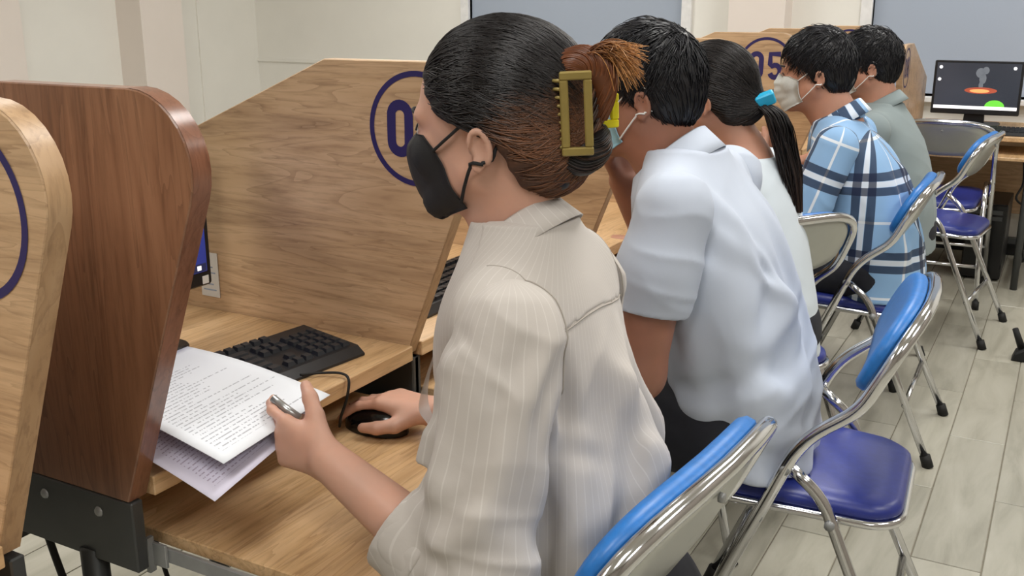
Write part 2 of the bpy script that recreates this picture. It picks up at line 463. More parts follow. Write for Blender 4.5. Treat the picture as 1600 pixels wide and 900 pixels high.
# ------------------------------------------------------------------ carrels
PZ0, PZ1 = .732, 1.218
def panel_profile(z0=PZ0, xb=-1.53, dx=0):
    """(x,z) outline of a side panel: rounded upper front corner, front edge raking back, rear corner cut"""
    pts = [(xb, z0), (-.935, z0)]
    c, r = (-.868, 1.133), .085
    for k in range(0, 11):
        a = math.radians(-21.5 + k*11.15); pts.append((c[0]+r*math.cos(a), c[1]+r*math.sin(a)))
    pts += [(-.90, PZ1), (-1.082, PZ1), (xb, 1.03)]
    return [(x+dx, z) for x, z in pts]
def ring_poly_mesh(name, cx, cz, r0, r1, y, n=56):
    V = []; 
    for k in range(n):
        a = 2*math.pi*k/n
        for r in (r0, r1): V.append((cx+r*math.cos(a), y, cz+r*math.sin(a)))
    F = [(2*k, 2*k+1, (2*k+3) % (2*n), (2*k+2) % (2*n)) for k in range(n)]
    return np_mesh(name, V, np.array(F), False)
def text_mesh(txt, size, sx, offset):
    cu = bpy.data.curves.new('tmp', 'FONT'); cu.body = txt; cu.size = size; cu.offset = offset; cu.resolution_u = 4
    cu.align_x = 'CENTER'; cu.align_y = 'CENTER'
    ob = bpy.data.objects.new('tmp', cu); COL.objects.link(ob)
    dg = bpy.context.evaluated_depsgraph_get(); me = bpy.data.meshes.new_from_object(ob.evaluated_get(dg))
    bpy.data.objects.remove(ob); me.transform(Matrix.Diagonal((sx, 1, 1, 1))); return me
def digits_mesh(txt, cx, cz, y):
    """tall condensed digits from rounded strokes, flat on the panel"""
    V = []; F = []
    H_, W_, T_ = .091, .050, .0165
    def stroke(path, closed=False):
        P = np.array(path); m = len(P); b = len(V)
        for i in range(m):
            a = P[(i-1) % m] if (closed or i > 0) else P[i]; c = P[(i+1) % m] if (closed or i < m-1) else P[i]
            t = (c-a)/np.linalg.norm(c-a); nn = np.array([-t[1], t[0]])
            for sg in (-.5, .5): q = P[i]+nn*T_*sg; V.append((q[0], y, q[1]))
        for i in range(m if closed else m-1):
            j = (i+1) % m; F.append((b+2*i, b+2*i+1, b+2*j+1, b+2*j))
    hw, hh = W_/2-T_/2, H_/2-T_/2
    def arc(cx_, cz_, rx, rz, a0, a1, n=12): return [(cx_+rx*math.cos(math.radians(a0+(a1-a0)*k/n)), cz_+rz*math.sin(math.radians(a0+(a1-a0)*k/n))) for k in range(n+1)]
    for k, ch in enumerate(txt):
        ox = cx + (k-(len(txt)-1)/2)*(W_+.013)
        def tr(p): return [(ox+a, cz+b) for a, b in p]
        if ch == '0': stroke(tr(arc(0, hh-hw, hw, hw, 0, 180)[:-1]+[(-hw, 0)]+arc(0, -hh+hw, hw, hw, 180, 360)[:-1]+[(hw, 0)]), True)
        elif ch == '1': stroke(tr([(-.012, hh-.012), (.002, hh), (.002, -hh-T_/2)]))
        elif ch == '2': stroke(tr(arc(0, hh-hw, hw, hw, 170, -25)+[(-hw, -hh), (hw+T_*.4, -hh)]))
        elif ch == '3': stroke(tr(arc(0, hh-hw, hw, hw, 160, -80)+[(-.004, .002)])); stroke(tr([(-.004, .002)]+arc(0, -hh+hw, hw, hw+.002, 80, -160)))
        elif ch == '4': stroke(tr([(.008, -hh-T_/2), (.008, hh), (-hw-.004, -.012), (hw+.006, -.012)]))
        elif ch == '5': stroke(tr([(hw, hh), (-hw, hh), (-hw, .004)]+arc(0, -hh+hw+.003, hw, hw+.003, 125, -160)))
        elif ch == '6': stroke(tr(arc(0, hh-hw, hw, hw, 10, 180)+arc(0, -hh+hw, hw, hw, 180, 495)))
        elif ch == '7': stroke(tr([(-hw-T_*.4, hh), (hw, hh), (-.008, -hh-T_/2)]))
        elif ch == '8': stroke(tr(arc(0, .0215, hw-.002, .0205, -90, 270)[:-1]), True); stroke(tr(arc(0, -.018, hw, .0195, -90, 270)[:-1]), True)
    return np_mesh('digits', V, np.array(F), False)

PT = .028
def carrel(n, y0, y1, near_panel=None, dx=0, label=''):
    """desk between y0 (near side) and the inner face y1 of its far panel"""
    t = empty('study_carrel', (-1.2+dx, (y0+y1)/2, 0), label, 'carrel', 'row of computer carrels')
    off = t.location.copy()
    def band(prof, y, mat, par):
        V = []; F = []
        for a in prof: V += [(a[0]+.0007-off.x, y+.0012-off.y, a[1]+.0005), (a[0]+.0007-off.x, y+PT-.0012-off.y, a[1]+.0005)]
        for k in range(len(prof)-1): F.append((2*k, 2*k+1, 2*k+3, 2*k+2))
        link_mesh('edge_band', np_mesh('edge_band', V, np.array(F)), mat, par)
    B = lambda mb, name, mat, par=t: mb.build(name, mat, par, world_off=off)
    p = B(MB().prism(panel_profile(dx=dx), 'y', y1, y1+PT, .0015), 'side_panel', M['oak'])
    p['label'] = 'oak side panel with the number %02d in a navy ring' % n
    me = ring_poly_mesh('number_ring', -.903+dx-off.x, 1.113, .0820, .0908, y1-.0008-off.y); link_mesh('number_ring', me, M['ink'], p)
    dm = digits_mesh('%02d' % n, -.903+dx, 1.113, y1-.0008); dm.transform(Matrix.Translation(-off)); link_mesh('number_digits', dm, M['ink'], p)
    # edge band along the front edge of the panel, a touch proud
    prof = [q for q in panel_profile(dx=dx)][1:13]
    band(prof, y1, M['oak_edge'], p)
    if near_panel is not None:
        q = B(MB().prism(panel_profile(z0=.725, dx=dx), 'y', near_panel, near_panel+PT, .0015), 'side_panel', M['walnut'])
        q['label'] = 'dark walnut end panel'
        band(panel_profile(z0=.725, dx=dx)[1:13], near_panel, M['walnut_edge'], q)
    B(MB().box(-1.52+dx, -.922+dx, y0, y1, .724, .75, .0015), 'desk_top', M['oak_desk'])
    # steel frame: side channels, legs, rear beam
    for (a, s) in ((y0-.012 if near_panel is None else near_panel+.0, 1), (y1+PT/2-.004, 1)):
        ch = B(MB().box(-1.51+dx, -.93+dx, a, a+.018, .63, .724, .002), 'side_channel', M['metal_dark'])
        for sx in (-.99, -1.09, -1.32):
            MB().lathe([(.0001, -.003), (.0055, -.0025), (.007, 0), (.007, .001)], (sx+dx, a, .70), 10, 'y').build('screw', M['rail'], ch, world_off=off)
        lg = MB().tube([(-1.02+dx, a+.009, .64), (-1.02+dx, a+.009, .03)], .017, 8).tube([(-1.44+dx, a+.009, .64), (-1.44+dx, a+.009, .03)], .017, 8)
        lg.box(-1.5+dx, -.95+dx, a-.008, a+.026, 0, .03, .003)
        B(lg, 'leg_frame', M['metal_dark'])
    B(MB().box(-1.51+dx, -1.49+dx, y0, y1, .42, .724), 'rear_beam', M['metal_dark'])
    # pulled-out keyboard tray with telescopic slides
    tx1 = -.60 if n == 2 else -.74
    tr = B(MB().box(tx1-.50+dx, tx1+dx, y0+.028, y1-.020, .637, .655, .0015), 'keyboard_tray', M['oak_desk'])
    for a in (y0+.012, y1-.018):
        r = MB().box(-1.40+dx, -.955+dx, a-.004, a+.001, .608, .652, .001).box(-1.30+dx, -.93+dx, a+.001, a+.006, .614, .646, .001).box(-1.1+dx, tx1+dx, a+.006, a+.012, .620, .640, .001)
        r.box(-.958+dx, -.952+dx, a-.006, a+.004, .606, .654)
        for sx in (-.985, -1.02, -1.035, -1.20): r.box(sx+dx, sx+.01+dx, a-.0052, a-.0038, .626, .636)
        rr = r.build('slide_rail', M['rail'], tr, world_off=off)
    return t
Y2 = 1.338; PITCH = .682
carrel(1, .04, .585, dx=-.012, label='carrel nearest the camera, its pale oak panel cut off by the left frame edge')
carrel(2, .778, Y2, near_panel=.748, label='oak carrel number 02 with a walnut end panel, used by the woman in cream')
who = {3: 'used by the man in the pale blue shirt', 4: 'used by the ponytailed person in white', 5: 'used by the man in the plaid shirt',
       6: 'used by the man in the grey shirt', 7: 'at the far end of the row'}
for n in range(3, 8):
    y1 = Y2 + (n-2)*PITCH
    carrel(n, y1-PITCH+PT, y1, label='oak study carrel number %02d %s' % (n, who[n]))

# ------------------------------------------------------------------ computer things
def rrect(w, h, r, n=4):
    out = []
    for cx, cy, a0 in ((w/2-r, h/2-r, 0), (-w/2+r, h/2-r, 90), (-w/2+r, -h/2+r, 180), (w/2-r, -h/2+r, 270)):
        for k in range(n+1):
            a = math.radians(a0+90*k/n); out.append((cx+r*math.cos(a), cy+r*math.sin(a)))
    return out
def keyboard(loc, rz, label, keys=True):
    t = empty('keyboard', loc, label, 'keyboard', 'keyboards', rz)
    # local: y along the length (+y = user's right), x depth (+x toward the user)
    t_ = MB().prism([(-.072, .010), (-.066, .026), (.06, .015), (.075, .004), (.075, 0), (-.072, 0)], 'y', -.222, .222, .002)
    t_.build('case', M['black_plastic'], t)
    rows = [(-.055, [1]*13), (-.030, [1]*13+[2]), (-.0115, [1.5]+[1]*12+[1.5]), (.007, [1.75]+[1]*11+[2.25]), (.0255, [2.25]+[1]*10+[2.75]), (.044, [1.25]*3+[6.25]+[1.25]*4)]
    cache = {}
    def key(w):
        if w not in cache:
            W = .0186*w-.0024; d = .0158; m = MB()
            v = [(-d/2, -W/2, 0), (d/2, -W/2, 0), (d/2, W/2, 0), (-d/2, W/2, 0)]
            v += [(-d/2+.0018, -W/2+.0022, .0065), (d/2-.0028, -W/2+.0022, .0065), (d/2-.0028, W/2-.0022, .0065), (-d/2+.0018, W/2-.0022, .0065)]
            m._add(v, [(4, 5, 6, 7), (0, 1, 5, 4), (1, 2, 6, 5), (2, 3, 7, 6), (3, 0, 4, 7)])
            me = m.mesh('key'); me.materials.append(M['key']); cache[w] = me
        return cache[w]
    def put(x, y, w):
        z = .0255 + (x+.066)*(-.011/.126)
        o = bpy.data.objects.new('key', key(w)); COL.objects.link(o); o.parent = t; o.location = (x, y, z); o.rotation_euler = (0, math.radians(5), 0)
    if keys:
        for ri, (x, ws) in enumerate(rows):
            y = -.212; sc = 15/sum(ws) if ri else 15/16.5
            for i, wd in enumerate(ws):
                if ri == 0 and i in (1, 5, 9): y += .0186*.9
                put(x, y+.0186*wd*.5*(1 if ri else 1), wd); y += .0186*wd
            for k in range(3):
                if ri in (0, 1, 2) or (ri == 4 and k == 1) or ri == 5: put(x, .0765+.0186*(k+.5)-.0005, 1)
            for k in range(4):
                if ri > 0: put(x, .138+.0186*(k+.5), 1)
    else:
        kb = MB()
        for ri, (x, ws) in enumerate(rows):
            for k in range(22): kb.box(x-.007, x+.007, -.212+k*.0193, -.212+k*.0193+.0165, .02-ri*.0015, .031-ri*.002)
        kb.build('key_block', M['key'], t)
    return t
kb = keyboard((-1.066, 1.052, .7505), math.radians(-7), 'black keyboard on the desk behind the printed papers')
MB().tube(smooth_path([(-.985, 1.125, .757), (-.965, 1.148, .756), (-.935, 1.160, .757), (-.916, 1.155, .752), (-.915, 1.148, .725), (-.93, 1.15, .69), (-.95, 1.17, .662)]), .0022, 6).build('cable', M['rubber'], kb).matrix_parent_inverse = Matrix.Rotation(-math.radians(-7), 4, 'Z') @ Matrix.Translation((1.066, -1.052, -.7505))

def mouse(loc, rz, label):
    V = []; F = []; n, m = 20, 8
    for j in range(m+1):
        f = j/m*math.pi/2
        for i in range(n):
            a = 2*math.pi*i/n; r = math.cos(f)**.55
            V.append((.056*r*math.cos(a), .031*r*math.sin(a)*(1+.08*math.cos(a)), .036*math.sin(f)**.8*(1+.12*math.cos(a))))
    for j in range(m):
        for i in range(n): F.append((j*n+i, j*n+(i+1) % n, (j+1)*n+(i+1) % n, (j+1)*n+i))
    t = empty('computer_mouse', loc, label, 'mouse', None, rz)
    link_mesh('shell', np_mesh('shell', V, np.array(F)), M['black_gloss'], t)
    MB().lathe([(.006, -.004), (.009, -.002), (.009, .002), (.006, .004)], (-.03, 0, .0285), 12, 'y').build('scroll_wheel', M['rubber'], t)
    MB().box(-.05, -.005, -.0008, .0008, .027, .0345).build('button_seam', M['rubber'], t)
    return t
mouse((-.902, 1.202, .6555), math.radians(4), 'black computer mouse under the right hand of the woman in cream')

def monitor(loc, rz, w, h, label, screen, extra=None, stand=.11, group=None):
    """local: screen faces +x, y to the right of a viewer is -y ... width along y"""
    t = empty('monitor', loc, label, 'monitor', 'computer monitors', rz)
    zb = stand
    MB().prism(rrect(w, h, .006), 'x', -.035, 0, .003).build('housing', M['black_plastic'], t, loc=(0, 0, zb+h/2))
    s = MB().prism(rrect(w-.024, h-.036, .001), 'x', 0, .0012).build('screen', M[screen], t, loc=(0, 0, zb+h/2+.008))
    MB().prism([(-.05, 0), (.05, 0), (.04, zb+h*.4), (-.04, zb+h*.4)], 'x', -.06, -.036).build('stand_neck', M['black_plastic'], t)
    MB().prism(rrect(.18, .24, .03), 'z', 0, .012, .003).build('stand_base', M['black_plastic'], t, loc=(-.03, 0, 0))
    if extra: extra(s, w, h)
    return t
def near_screen(s, w, h):
    b = MB().box(.0013, .0018, -w/2+.014, w/2-.014, -h/2+.019, -h/2+.033); b.build('task_bar', flat('task_bar_navy', (30, 34, 64), .8), s)
    for k in range(5):
        MB().box(.0019, .0022, w/2-.035-k*.022, w/2-.026-k*.022, -h/2+.022, -h/2+.030).build('screen_icon', M['px_white'], s)
    MB().box(.0002, .0012, w/2-.024, w/2-.010, -h/2-.004, -h/2+.010).build('sticker', M['label'], s)
monitor((-1.290, 1.035, .75), math.radians(0), .45, .275, 'dark monitor with a blue screen behind the walnut panel', 'screen_blue', near_screen, .080)
o = MB().box(-.0006, .0006, -.0, .045, 0, .085).build('paper_note', M['label']); o.location = (-1.398, 1.3368, .775); o.rotation_euler = (0, 0, math.radians(-90))
setp(o, 'small white printed note taped beside the near monitor', 'paper note')
for k in range(6):
    MB().box(.0007, .0009, .006, .038-.006*(k % 3), .012+k*.011, .0145+k*.011).build('print_line', M['px_smoke'], o)

keyboard((-1.06, 1.70, .7505), 0, 'black keyboard on the desk of the man in pale blue', False)

def far_screen(s, w, h):
    def disc(name, mat, cy, cz, ry, rz, x, a0=0, a1=360, n=28):
        V = [(x, cy, cz)]+[(x, cy+ry*math.cos(math.radians(a0+(a1-a0)*k/n)), cz+rz*math.sin(math.radians(a0+(a1-a0)*k/n))) for k in range(n+1)]
        me = bpy.data.meshes.new(name); me.from_pydata(V, [], [(0, k, k+1) for k in range(1, n+1)]); link_mesh(name, me, M[mat], s)
    MB().box(.0013, .0018, -w/2+.012, w/2-.012, -h/2+.018, -h/2+.034).build('task_bar', M['px_white'], s)
    for sy, sz, ry, rz in ((.018, .005, .010, .022), (.024, .038, .016, .026), (.012, .066, .022, .024), (.034, .078, .016, .018)): disc('screen_smoke', 'px_smoke', sy, sz, ry, rz, .00135+.00003*sy)
    disc('screen_ember', 'px_ember', .02, -.02, .075, .016, .0016)
    disc('screen_glow', 'px_orange', .015, -.022, .045, .009, .0018)
    disc('screen_hill', 'px_green', .09, -h/2+.034, .045, .032, .0017, 0, 180)
    for cy, cz in ((-w/2+.03, h/2-.04), (-w/2+.028, h/2-.10), (w/2-.04, h/2-.04)): disc('screen_icon', 'px_white', cy, cz, .008, .008, .0017)

# far desk along the window wall
t = empty('computer_table', (-.42, 5.55, 0), 'wooden computer table with keyboard shelf by the window wall', 'table')
MB().box(-.27, .62, -.36, .34, .70, .722, .002).build('table_top', M['oak_desk'], t)
MB().box(-.25, .26, -.46, .0, .625, .640, .002).build('keyboard_shelf', M['oak_desk'], t)
MB().box(-.27, .62, .32, .34, .25, .70).build('back_board', M['oak'], t)
MB().box(-.27, -.25, -.30, .32, .0, .70).build('side_board', M['oak'], t)
for x in (.28, .60):
    for y in (-.32, .3): MB().tube([(x, y, .70), (x, y, 0)], .016, 8).build('leg', M['metal_dark'], t)
MB().tube([(.28, -.32, .06), (.28, .3, .06)], .012, 8).build('foot_rail', M['metal_dark'], t)
MB().box(-.25, .62, .26, .30, .10, .13).build('stretcher', M['metal_dark'], t)
pp = [(4.92+(-.783-x)*.95-5.55, z-.085) for x, z in panel_profile(xb=-1.70)]
sp = MB().prism(pp, 'x', -.30, -.272, .0015).build('side_panel', M['oak'], t); sp['label'] = 'oak side panel seen almost edge on'
yc, zc = 4.92+.12*.95-5.55, 1.113-.085; V = []
for k in range(40):
    a = 2*math.pi*k/40
    for r in (.0820, .0908): V.append((-.2712, yc+r*math.cos(a), zc+r*math.sin(a)))
link_mesh('number_ring', np_mesh('number_ring', V, np.array([(2*k, 2*k+1, (2*k+3) % 80, (2*k+2) % 80) for k in range(40)]), False), M['ink'], sp)
dm = digits_mesh('08', 0, 0, 0); dm.transform(Matrix.Translation((-.2712, yc, zc)) @ Matrix.Rotation(math.radians(90), 4, 'Z')); link_mesh('number_digits', dm, M['ink'], sp)
monitor((-.435, 5.62, .722), math.radians(-90), .408, .262, 'black monitor with dark wallpaper and green hill by the window wall', 'screen_dark', far_screen, .055)
keyboard((-.36, 5.30, .722), math.radians(-90), 'black keyboard below the far monitor', False)
def tower(loc, label):
    t = empty('computer_tower', loc, label, 'computer')
    MB().box(-.09, .09, -.2, .2, .01, .38, .004).build('case', M['black_plastic'], t)
    MB().box(-.086, .086, -.205, -.2, .015, .375, .002).build('front_bezel', M['black_gloss'], t)
    for z in (.30, .33): MB().box(-.07, .07, -.207, -.205, z, z+.02).build('drive_bay', M['metal_dark'], t)
    for x in (-.07, .07):
        MB().box(x-.012, x+.012, -.17, .17, 0, .012).build('foot', M['rubber'], t)
    return t
tower((-.30, 5.55, 0), 'black computer tower on the floor under the far table')
o = MB().tube(smooth_path([(-.17, 5.28, .615), (-.16, 5.30, .5), (-.18, 5.27, .43), (-.13, 5.27, .39), (-.09, 5.3, .36), (-.13, 5.3, .2), (-.05, 5.28, .006)]), .005, 6).build('power_cable', M['rubber'])
setp(o, 'black cable hanging below the far computer table', 'cable')
# cables and plug on the floor
o = MB().tube(smooth_path([(-1.40, .93, .60), (-1.33, .94, .35), (-1.28, 1.0, .12), (-1.2, 1.1, .008), (-1.0, 1.16, .008), (-.8, 1.12, .008)]), .006, 6).build('power_cable', M['rubber'])
setp(o, 'thick black cable falling to the floor below the walnut panel', 'cable')
o = MB().tube(smooth_path([(-1.30, 1.05, .60), (-1.22, 1.06, .3), (-1.15, 1.12, .06), (-1.05, 1.2, .006), (-.9, 1.25, .006)]), .004, 6).build('power_cable', M['rubber'])
setp(o, 'thin black cable curling on the floor under the near desk', 'cable')
t = empty('floor_bracket', (-.035, 4.15, 0), 'small black clamp lying on the floor at the right frame edge', 'clamp')
MB().prism([(-.05, 0), (.06, 0), (.05, .03), (.0, .055), (-.04, .03)], 'y', -.04, .04, .006).build('base', M['rubber'], t)
MB().tube([(-.02, 0, .045), (-.05, -.01, .12)], [.014, .011], 8).build('handle', M['rubber'], t)

# ------------------------------------------------------------------ folding chairs (sitter faces -x)
def make_chair():
    t = empty('folding_chair', (0, 0, 0), 'x', 'chair', 'chrome folding chairs')
    hw = .222; r = .0118
    b1, b2, ft, fb = (.085, .655), (-.005, .585), (-.24, .02), (.24, .02)
    ax = np.array((.092, .197)); L = np.linalg.norm(ax); ax = ax/L; nrm = np.array((-ax[1], ax[0]))   # nrm points forward (toward sitter)
    def bp(y, tt, fwd=0.0):                                  # point on the reclined back plane
        bow = .014*(1-(y/hw)**2)                              # back curves round the sitter
        q = np.array(b1)+ax*tt+nrm*(fwd-bow); return (q[0], y, q[1])
    top = []
    for k in range(17):
        a = math.pi*k/16; c, s_ = math.cos(a), math.sin(a)
        y = hw*np.sign(c)*abs(c)**.62; tt = .070+.108*abs(s_)**.75
        top.append(bp(y, tt))
    side = lambda s: [(ft[0], s*(hw+.012), ft[1]), (b2[0], s*hw, b2[1]), (b1[0], s*hw, b1[1])]
    A = round_corners(side(1)+[top[0]], .05); B_ = round_corners(side(-1)+[top[-1]], .05)
    MB().tube(A[:-1]+top+B_[::-1][1:], r, 12).build('main_frame', M['chrome'], t)
    for s in (-1, 1):
        MB().tube(round_corners([(-.028, s*(hw-.022), .525), (.035, s*(hw-.022), .475), (.09, s*(hw-.02), .345), (fb[0], s*(hw+.0), fb[1])], .06), r*.95, 10).build('leg', M['chrome'], t)
        for (x, z, yy) in ((ft[0], 0, hw+.012), (fb[0], 0, hw)):
            d = -1 if x < 0 else 1
            MB().tube([(x+d*.008, s*yy, 0), (x-d*.004, s*yy, .035)], [.0165, .0155], 10).build('rubber_foot', M['rubber'], t)
        for (x, z, yy) in ((-.028, .528, hw), (-.068, .43, hw), (.052, .43, hw-.018)):
            MB().lathe([(.009, -.006), (.009, .004), (.006, .007)], (x, s*(yy+.006), z), 10, 'y').build('rivet', M['rail'], t)
    MB().tube([(-.165, -hw, .2), (-.165, hw, .2)], .008, 8).build('front_stretcher', M['chrome'], t)
    MB().tube([(.165, -hw, .175), (.165, hw, .175)], .008, 8).build('rear_stretcher', M['chrome'], t)
    # seat: rounded pad in a chrome rim, tilted back a little
    def outline(w0, w1, d0, d1, rr, n=6):
        pts = []
        for cx, cy, a0, wy in ((d1-rr, w1-rr, 0, w1), (d0+rr, w0-rr, 90, w0), (d0+rr, -w0+rr, 180, w0), (d1-rr, -w1+rr, 270, w1)):
            for k in range(n+1): a = math.radians(a0+90*k/n); pts.append((cx+rr*math.cos(a), cy+rr*math.sin(a)))
        return np.array(pts)
    o = outline(.192, .172, -.225, .165, .07)
    def pad(rings, closed_bottom=True):
        V = []; F = []; n = len(rings[0])
        for rg in rings: V += [tuple(p) for p in rg]
        for j in range(len(rings)-1):
            for i in range(n): F.append((j*n+i, j*n+(i+1) % n, (j+1)*n+(i+1) % n, (j+1)*n+i))
        m = MB(); m._add(V, F, True); m.f.append(tuple(range(n))[::-1]); m.sm.append(True)
        m.f.append(tuple(range((len(rings)-1)*n, len(rings)*n))); m.sm.append(True); return m
    zt = lambda x: .438-.05*(x+.03)
    cen = o.mean(0)
    def ring(sc, dz): return [(cen[0]+(p[0]-cen[0])*sc, cen[1]+(p[1]-cen[1])*sc, zt(p[0])+dz) for p in o]
    pad([ring(.98, 0), ring(1.0, .008), ring(.985, .02), ring(.93, .028), ring(.75, .032), ring(.4, .034)]).build('seat', M['vinyl_navy'], t)
    MB().tube([(p[0], p[1], zt(p[0])-.006) for p in o], .0085, 8, closed=True).build('seat_rim', M['chrome'], t)
    pad([ring(.95, -.014), ring(.97, -.002)]).build('seat_pan', M['grey_plate'], t)
    # backrest pad and rear plate follow the tube arch
    arch = []
    for k in range(25):
        a = math.pi*k/24; c, s_ = math.cos(a), math.sin(a)
        arch.append((.965*hw*np.sign(c)*abs(c)**.62, .070+.106*abs(s_)**.75))
    low = []
    for k in range(1, 12):
        a = math.pi+math.pi*k/12; c, s_ = math.cos(a), math.sin(a)
        low.append((.955*hw*np.sign(c)*abs(c)**.55, .07-.068*abs(s_)**.6))
    bo = np.array(arch+low); bc = np.array((0, .09))
    def bring(sc, fwd): return [bp((bc[0]+(p[0]-bc[0])*sc), bc[1]+(p[1]-bc[1])*sc, fwd) for p in bo]
    pad([bring(.97, .012), bring(1.0, .016), bring(.99, .028), bring(.93, .035), bring(.7, .037), bring(.3, .037)]).build('backrest', M['vinyl_blue'], t)
    pad([bring(.94, .004), bring(.95, -.001), bring(.90, -.006), bring(.6, -.007), bring(.25, -.007)][::1]).build('back_plate', M['grey_plate'], t)
    pl = bp(0, .14, -.0115)
    MB().lathe([(.006, -.003), (.006, .003)], pl, 10, 'x').build('plate_screw', M['rail'], t)
    return t
CH = [(-.455, 1.03, -5, 'chrome folding chair with blue pad in the lower foreground behind the cream blouse'),
      (-.345, 1.865, 4, 'chrome folding chair with bare navy seat under the man in pale blue'),
      (-.675, 2.49, -32, 'folding chair with its pale back plate showing, behind the ponytailed person'),
      (-.490, 3.19, 1, 'chrome folding chair under the man in the plaid shirt'),
      (-.655, 3.80, -4, 'chrome folding chair under the man in the grey shirt'),
      (-.415, 4.45, -6, 'empty folding chair with blue seat beyond the plaid-shirted man'),
      (-.50, 5.02, -88, 'empty folding chair facing the far computer table, its back toward the camera')]
chair0 = make_chair()
for i, (x, y, a, lb) in enumerate(CH):
    c = chair0 if i == 0 else copy_tree(chair0)
    c.location = (x, y, 0); c.rotation_euler = (0, 0, math.radians(a)); c['label'] = lb

# ------------------------------------------------------------------ implicit surfaces for bodies, clothes and hair
A3 = lambda *v: np.array(v, np.float32)
class Sdf:
    def __init__(s): s.p = []
    def _push(s, fn, c, r, k, op): s.p.append((fn, np.asarray(c, np.float32), float(r), k, op)); return s
    def cone(s, a, b, ra, rb, k=.02, op='u'):
        a = np.asarray(a, np.float32); b = np.asarray(b, np.float32); ba = b-a; L2 = float(ba@ba)+1e-12
        def fn(P):
            q = P-a; t = np.clip((q@ba)/L2, 0, 1); return np.sqrt(((q-t[..., None]*ba)**2).sum(-1))-(ra+(rb-ra)*t)
        return s._push(fn, (a+b)/2, np.linalg.norm(ba)/2+max(ra, rb), k, op)
    def chain(s, pts, rad, k=.015, op='u'):
        for i in range(len(pts)-1): s.cone(pts[i], pts[i+1], rad[i], rad[i+1], k, op)
        return s
    def ell(s, c, r, R=None, k=.02, op='u'):
        c = np.asarray(c, np.float32); r = np.asarray(r, np.float32); R_ = None if R is None else np.asarray(R, np.float32)
        def fn(P):
            q = P-c
            if R_ is not None: q = q@R_
            k0 = np.sqrt(((q/r)**2).sum(-1)); k1 = np.sqrt(((q/(r*r))**2).sum(-1)); return np.where(k1 > 1e-6, k0*(k0-1)/np.maximum(k1, 1e-6), -r.min())
        return s._push(fn, c, r.max(), k, op)
    def loft(s, table, yaw=0., k=.03, expo=2.0, op='u'):
        """rows (z, cx, cy, rx, ry): stacked ellipses"""
        T = np.array(sorted(table), float); zz = np.linspace(T[0, 0], T[-1, 0], 160)
        cols = [np.interp(zz, T[:, 0], T[:, i]) for i in range(1, 5)]
        w_ = max(3, int(160*.05/(T[-1, 0]-T[0, 0])))
        def blur(c):
            e = np.concatenate([np.full(w_, c[0]), c, np.full(w_, c[-1])])
            for _ in range(2): e = np.convolve(e, np.ones(w_)/w_, 'same')
            return e[w_:-w_]
        cols = [blur(c) for c in cols]; ca, sa = math.cos(yaw), math.sin(yaw); z0, z1 = zz[0], zz[-1]
        def fn(P):
            z = P[..., 2]; cx, cy, rx, ry = [np.interp(z, zz, c).astype(np.float32) for c in cols]
            dx, dy = P[..., 0]-cx, P[..., 1]-cy; a = dx*ca+dy*sa; b = -dx*sa+dy*ca
            e = (np.abs(a/rx)**expo+np.abs(b/ry)**expo)**(1/expo)
            g = np.sqrt((a/rx**2)**2+(b/ry**2)**2)/np.maximum(np.sqrt((a/rx)**2+(b/ry)**2), 1e-5)
            d = (e-1)/np.maximum(g, 1/np.maximum(rx, ry))
            return np.maximum(d, np.maximum(z0-z, z-z1))
        c = (T[:, 1].mean(), T[:, 2].mean(), (z0+z1)/2)
        rad = np.hypot((z1-z0)/2, T[:, 3:5].max()+np.ptp(T[:, 1])+np.ptp(T[:, 2]))
        return s._push(fn, c, rad, k, op)
    def eval(s, P, sel=None):
        d = None
        for fn, c, r, k, op in (s.p if sel is None else sel):
            v = fn(P)
            if d is None: d = v if op == 'u' else np.full(v.shape, 1., np.float32); 
            elif op == 'u':
                h = np.maximum(k-np.abs(d-v), 0)/max(k, 1e-6); d = np.minimum(d, v)-h*h*k*.25
            else:
                v = -v; h = np.maximum(k-np.abs(d-v), 0)/max(k, 1e-6); d = np.maximum(d, v)+h*h*k*.25
        return d
    def bounds(s):
        lo = np.min([c-r for f, c, r, k, op in s.p if op == 'u'], 0); hi = np.max([c+r for f, c, r, k, op in s.p if op == 'u'], 0); return lo, hi
    def mesh(s, res, post=None, clip=None, pad=.03, off=(0, 0, 0), name='sdf', attrs=None, smooth=1):
        lo, hi = s.bounds(); lo = lo-pad; hi = hi+pad
        if clip is not None: lo = np.maximum(lo, clip[0]); hi = np.minimum(hi, clip[1])
        n = np.ceil((hi-lo)/res).astype(int)+1; val = np.full(n, 1, np.float32); bs = 20; mar = .05
        for i in range(0, n[0], bs):
            for j in range(0, n[1], bs):
                for k in range(0, n[2], bs):
                    a = np.array((i, j, k)); b = np.minimum(a+bs, n); c = lo+(a+b-1)/2*res; h = np.linalg.norm((b-a-1)/2*res)
                    sel = [p for p in s.p if np.linalg.norm(p[1]-c)-p[2] < h+mar]
                    if not any(p[4] == 'u' for p in sel): continue
                    dc = float(s.eval(c[None].astype(np.float32), sel)[0])
                    if abs(dc) > h*1.25+.04: val[i:b[0], j:b[1], k:b[2]] = np.sign(dc); continue
                    g = np.stack(np.meshgrid(*[(lo[q]+np.arange(a[q], b[q])*res).astype(np.float32) for q in range(3)], indexing='ij'), -1)
                    d = s.eval(g, sel)
                    if post is not None: d = post(g, d)
                    val[i:b[0], j:b[1], k:b[2]] = d
        for ax in range(3):
            sl = [slice(None)]*3
            for e in (0, -1): sl[ax] = e; val[tuple(sl)] = np.maximum(val[tuple(sl)], .001)
        V, F = surface_nets(val, lo, res)
        for _ in range(smooth): V = lap(V, F)
        at = attrs(V) if attrs else None
        return np_mesh(name, V-np.asarray(off, np.float32), F, True, at)
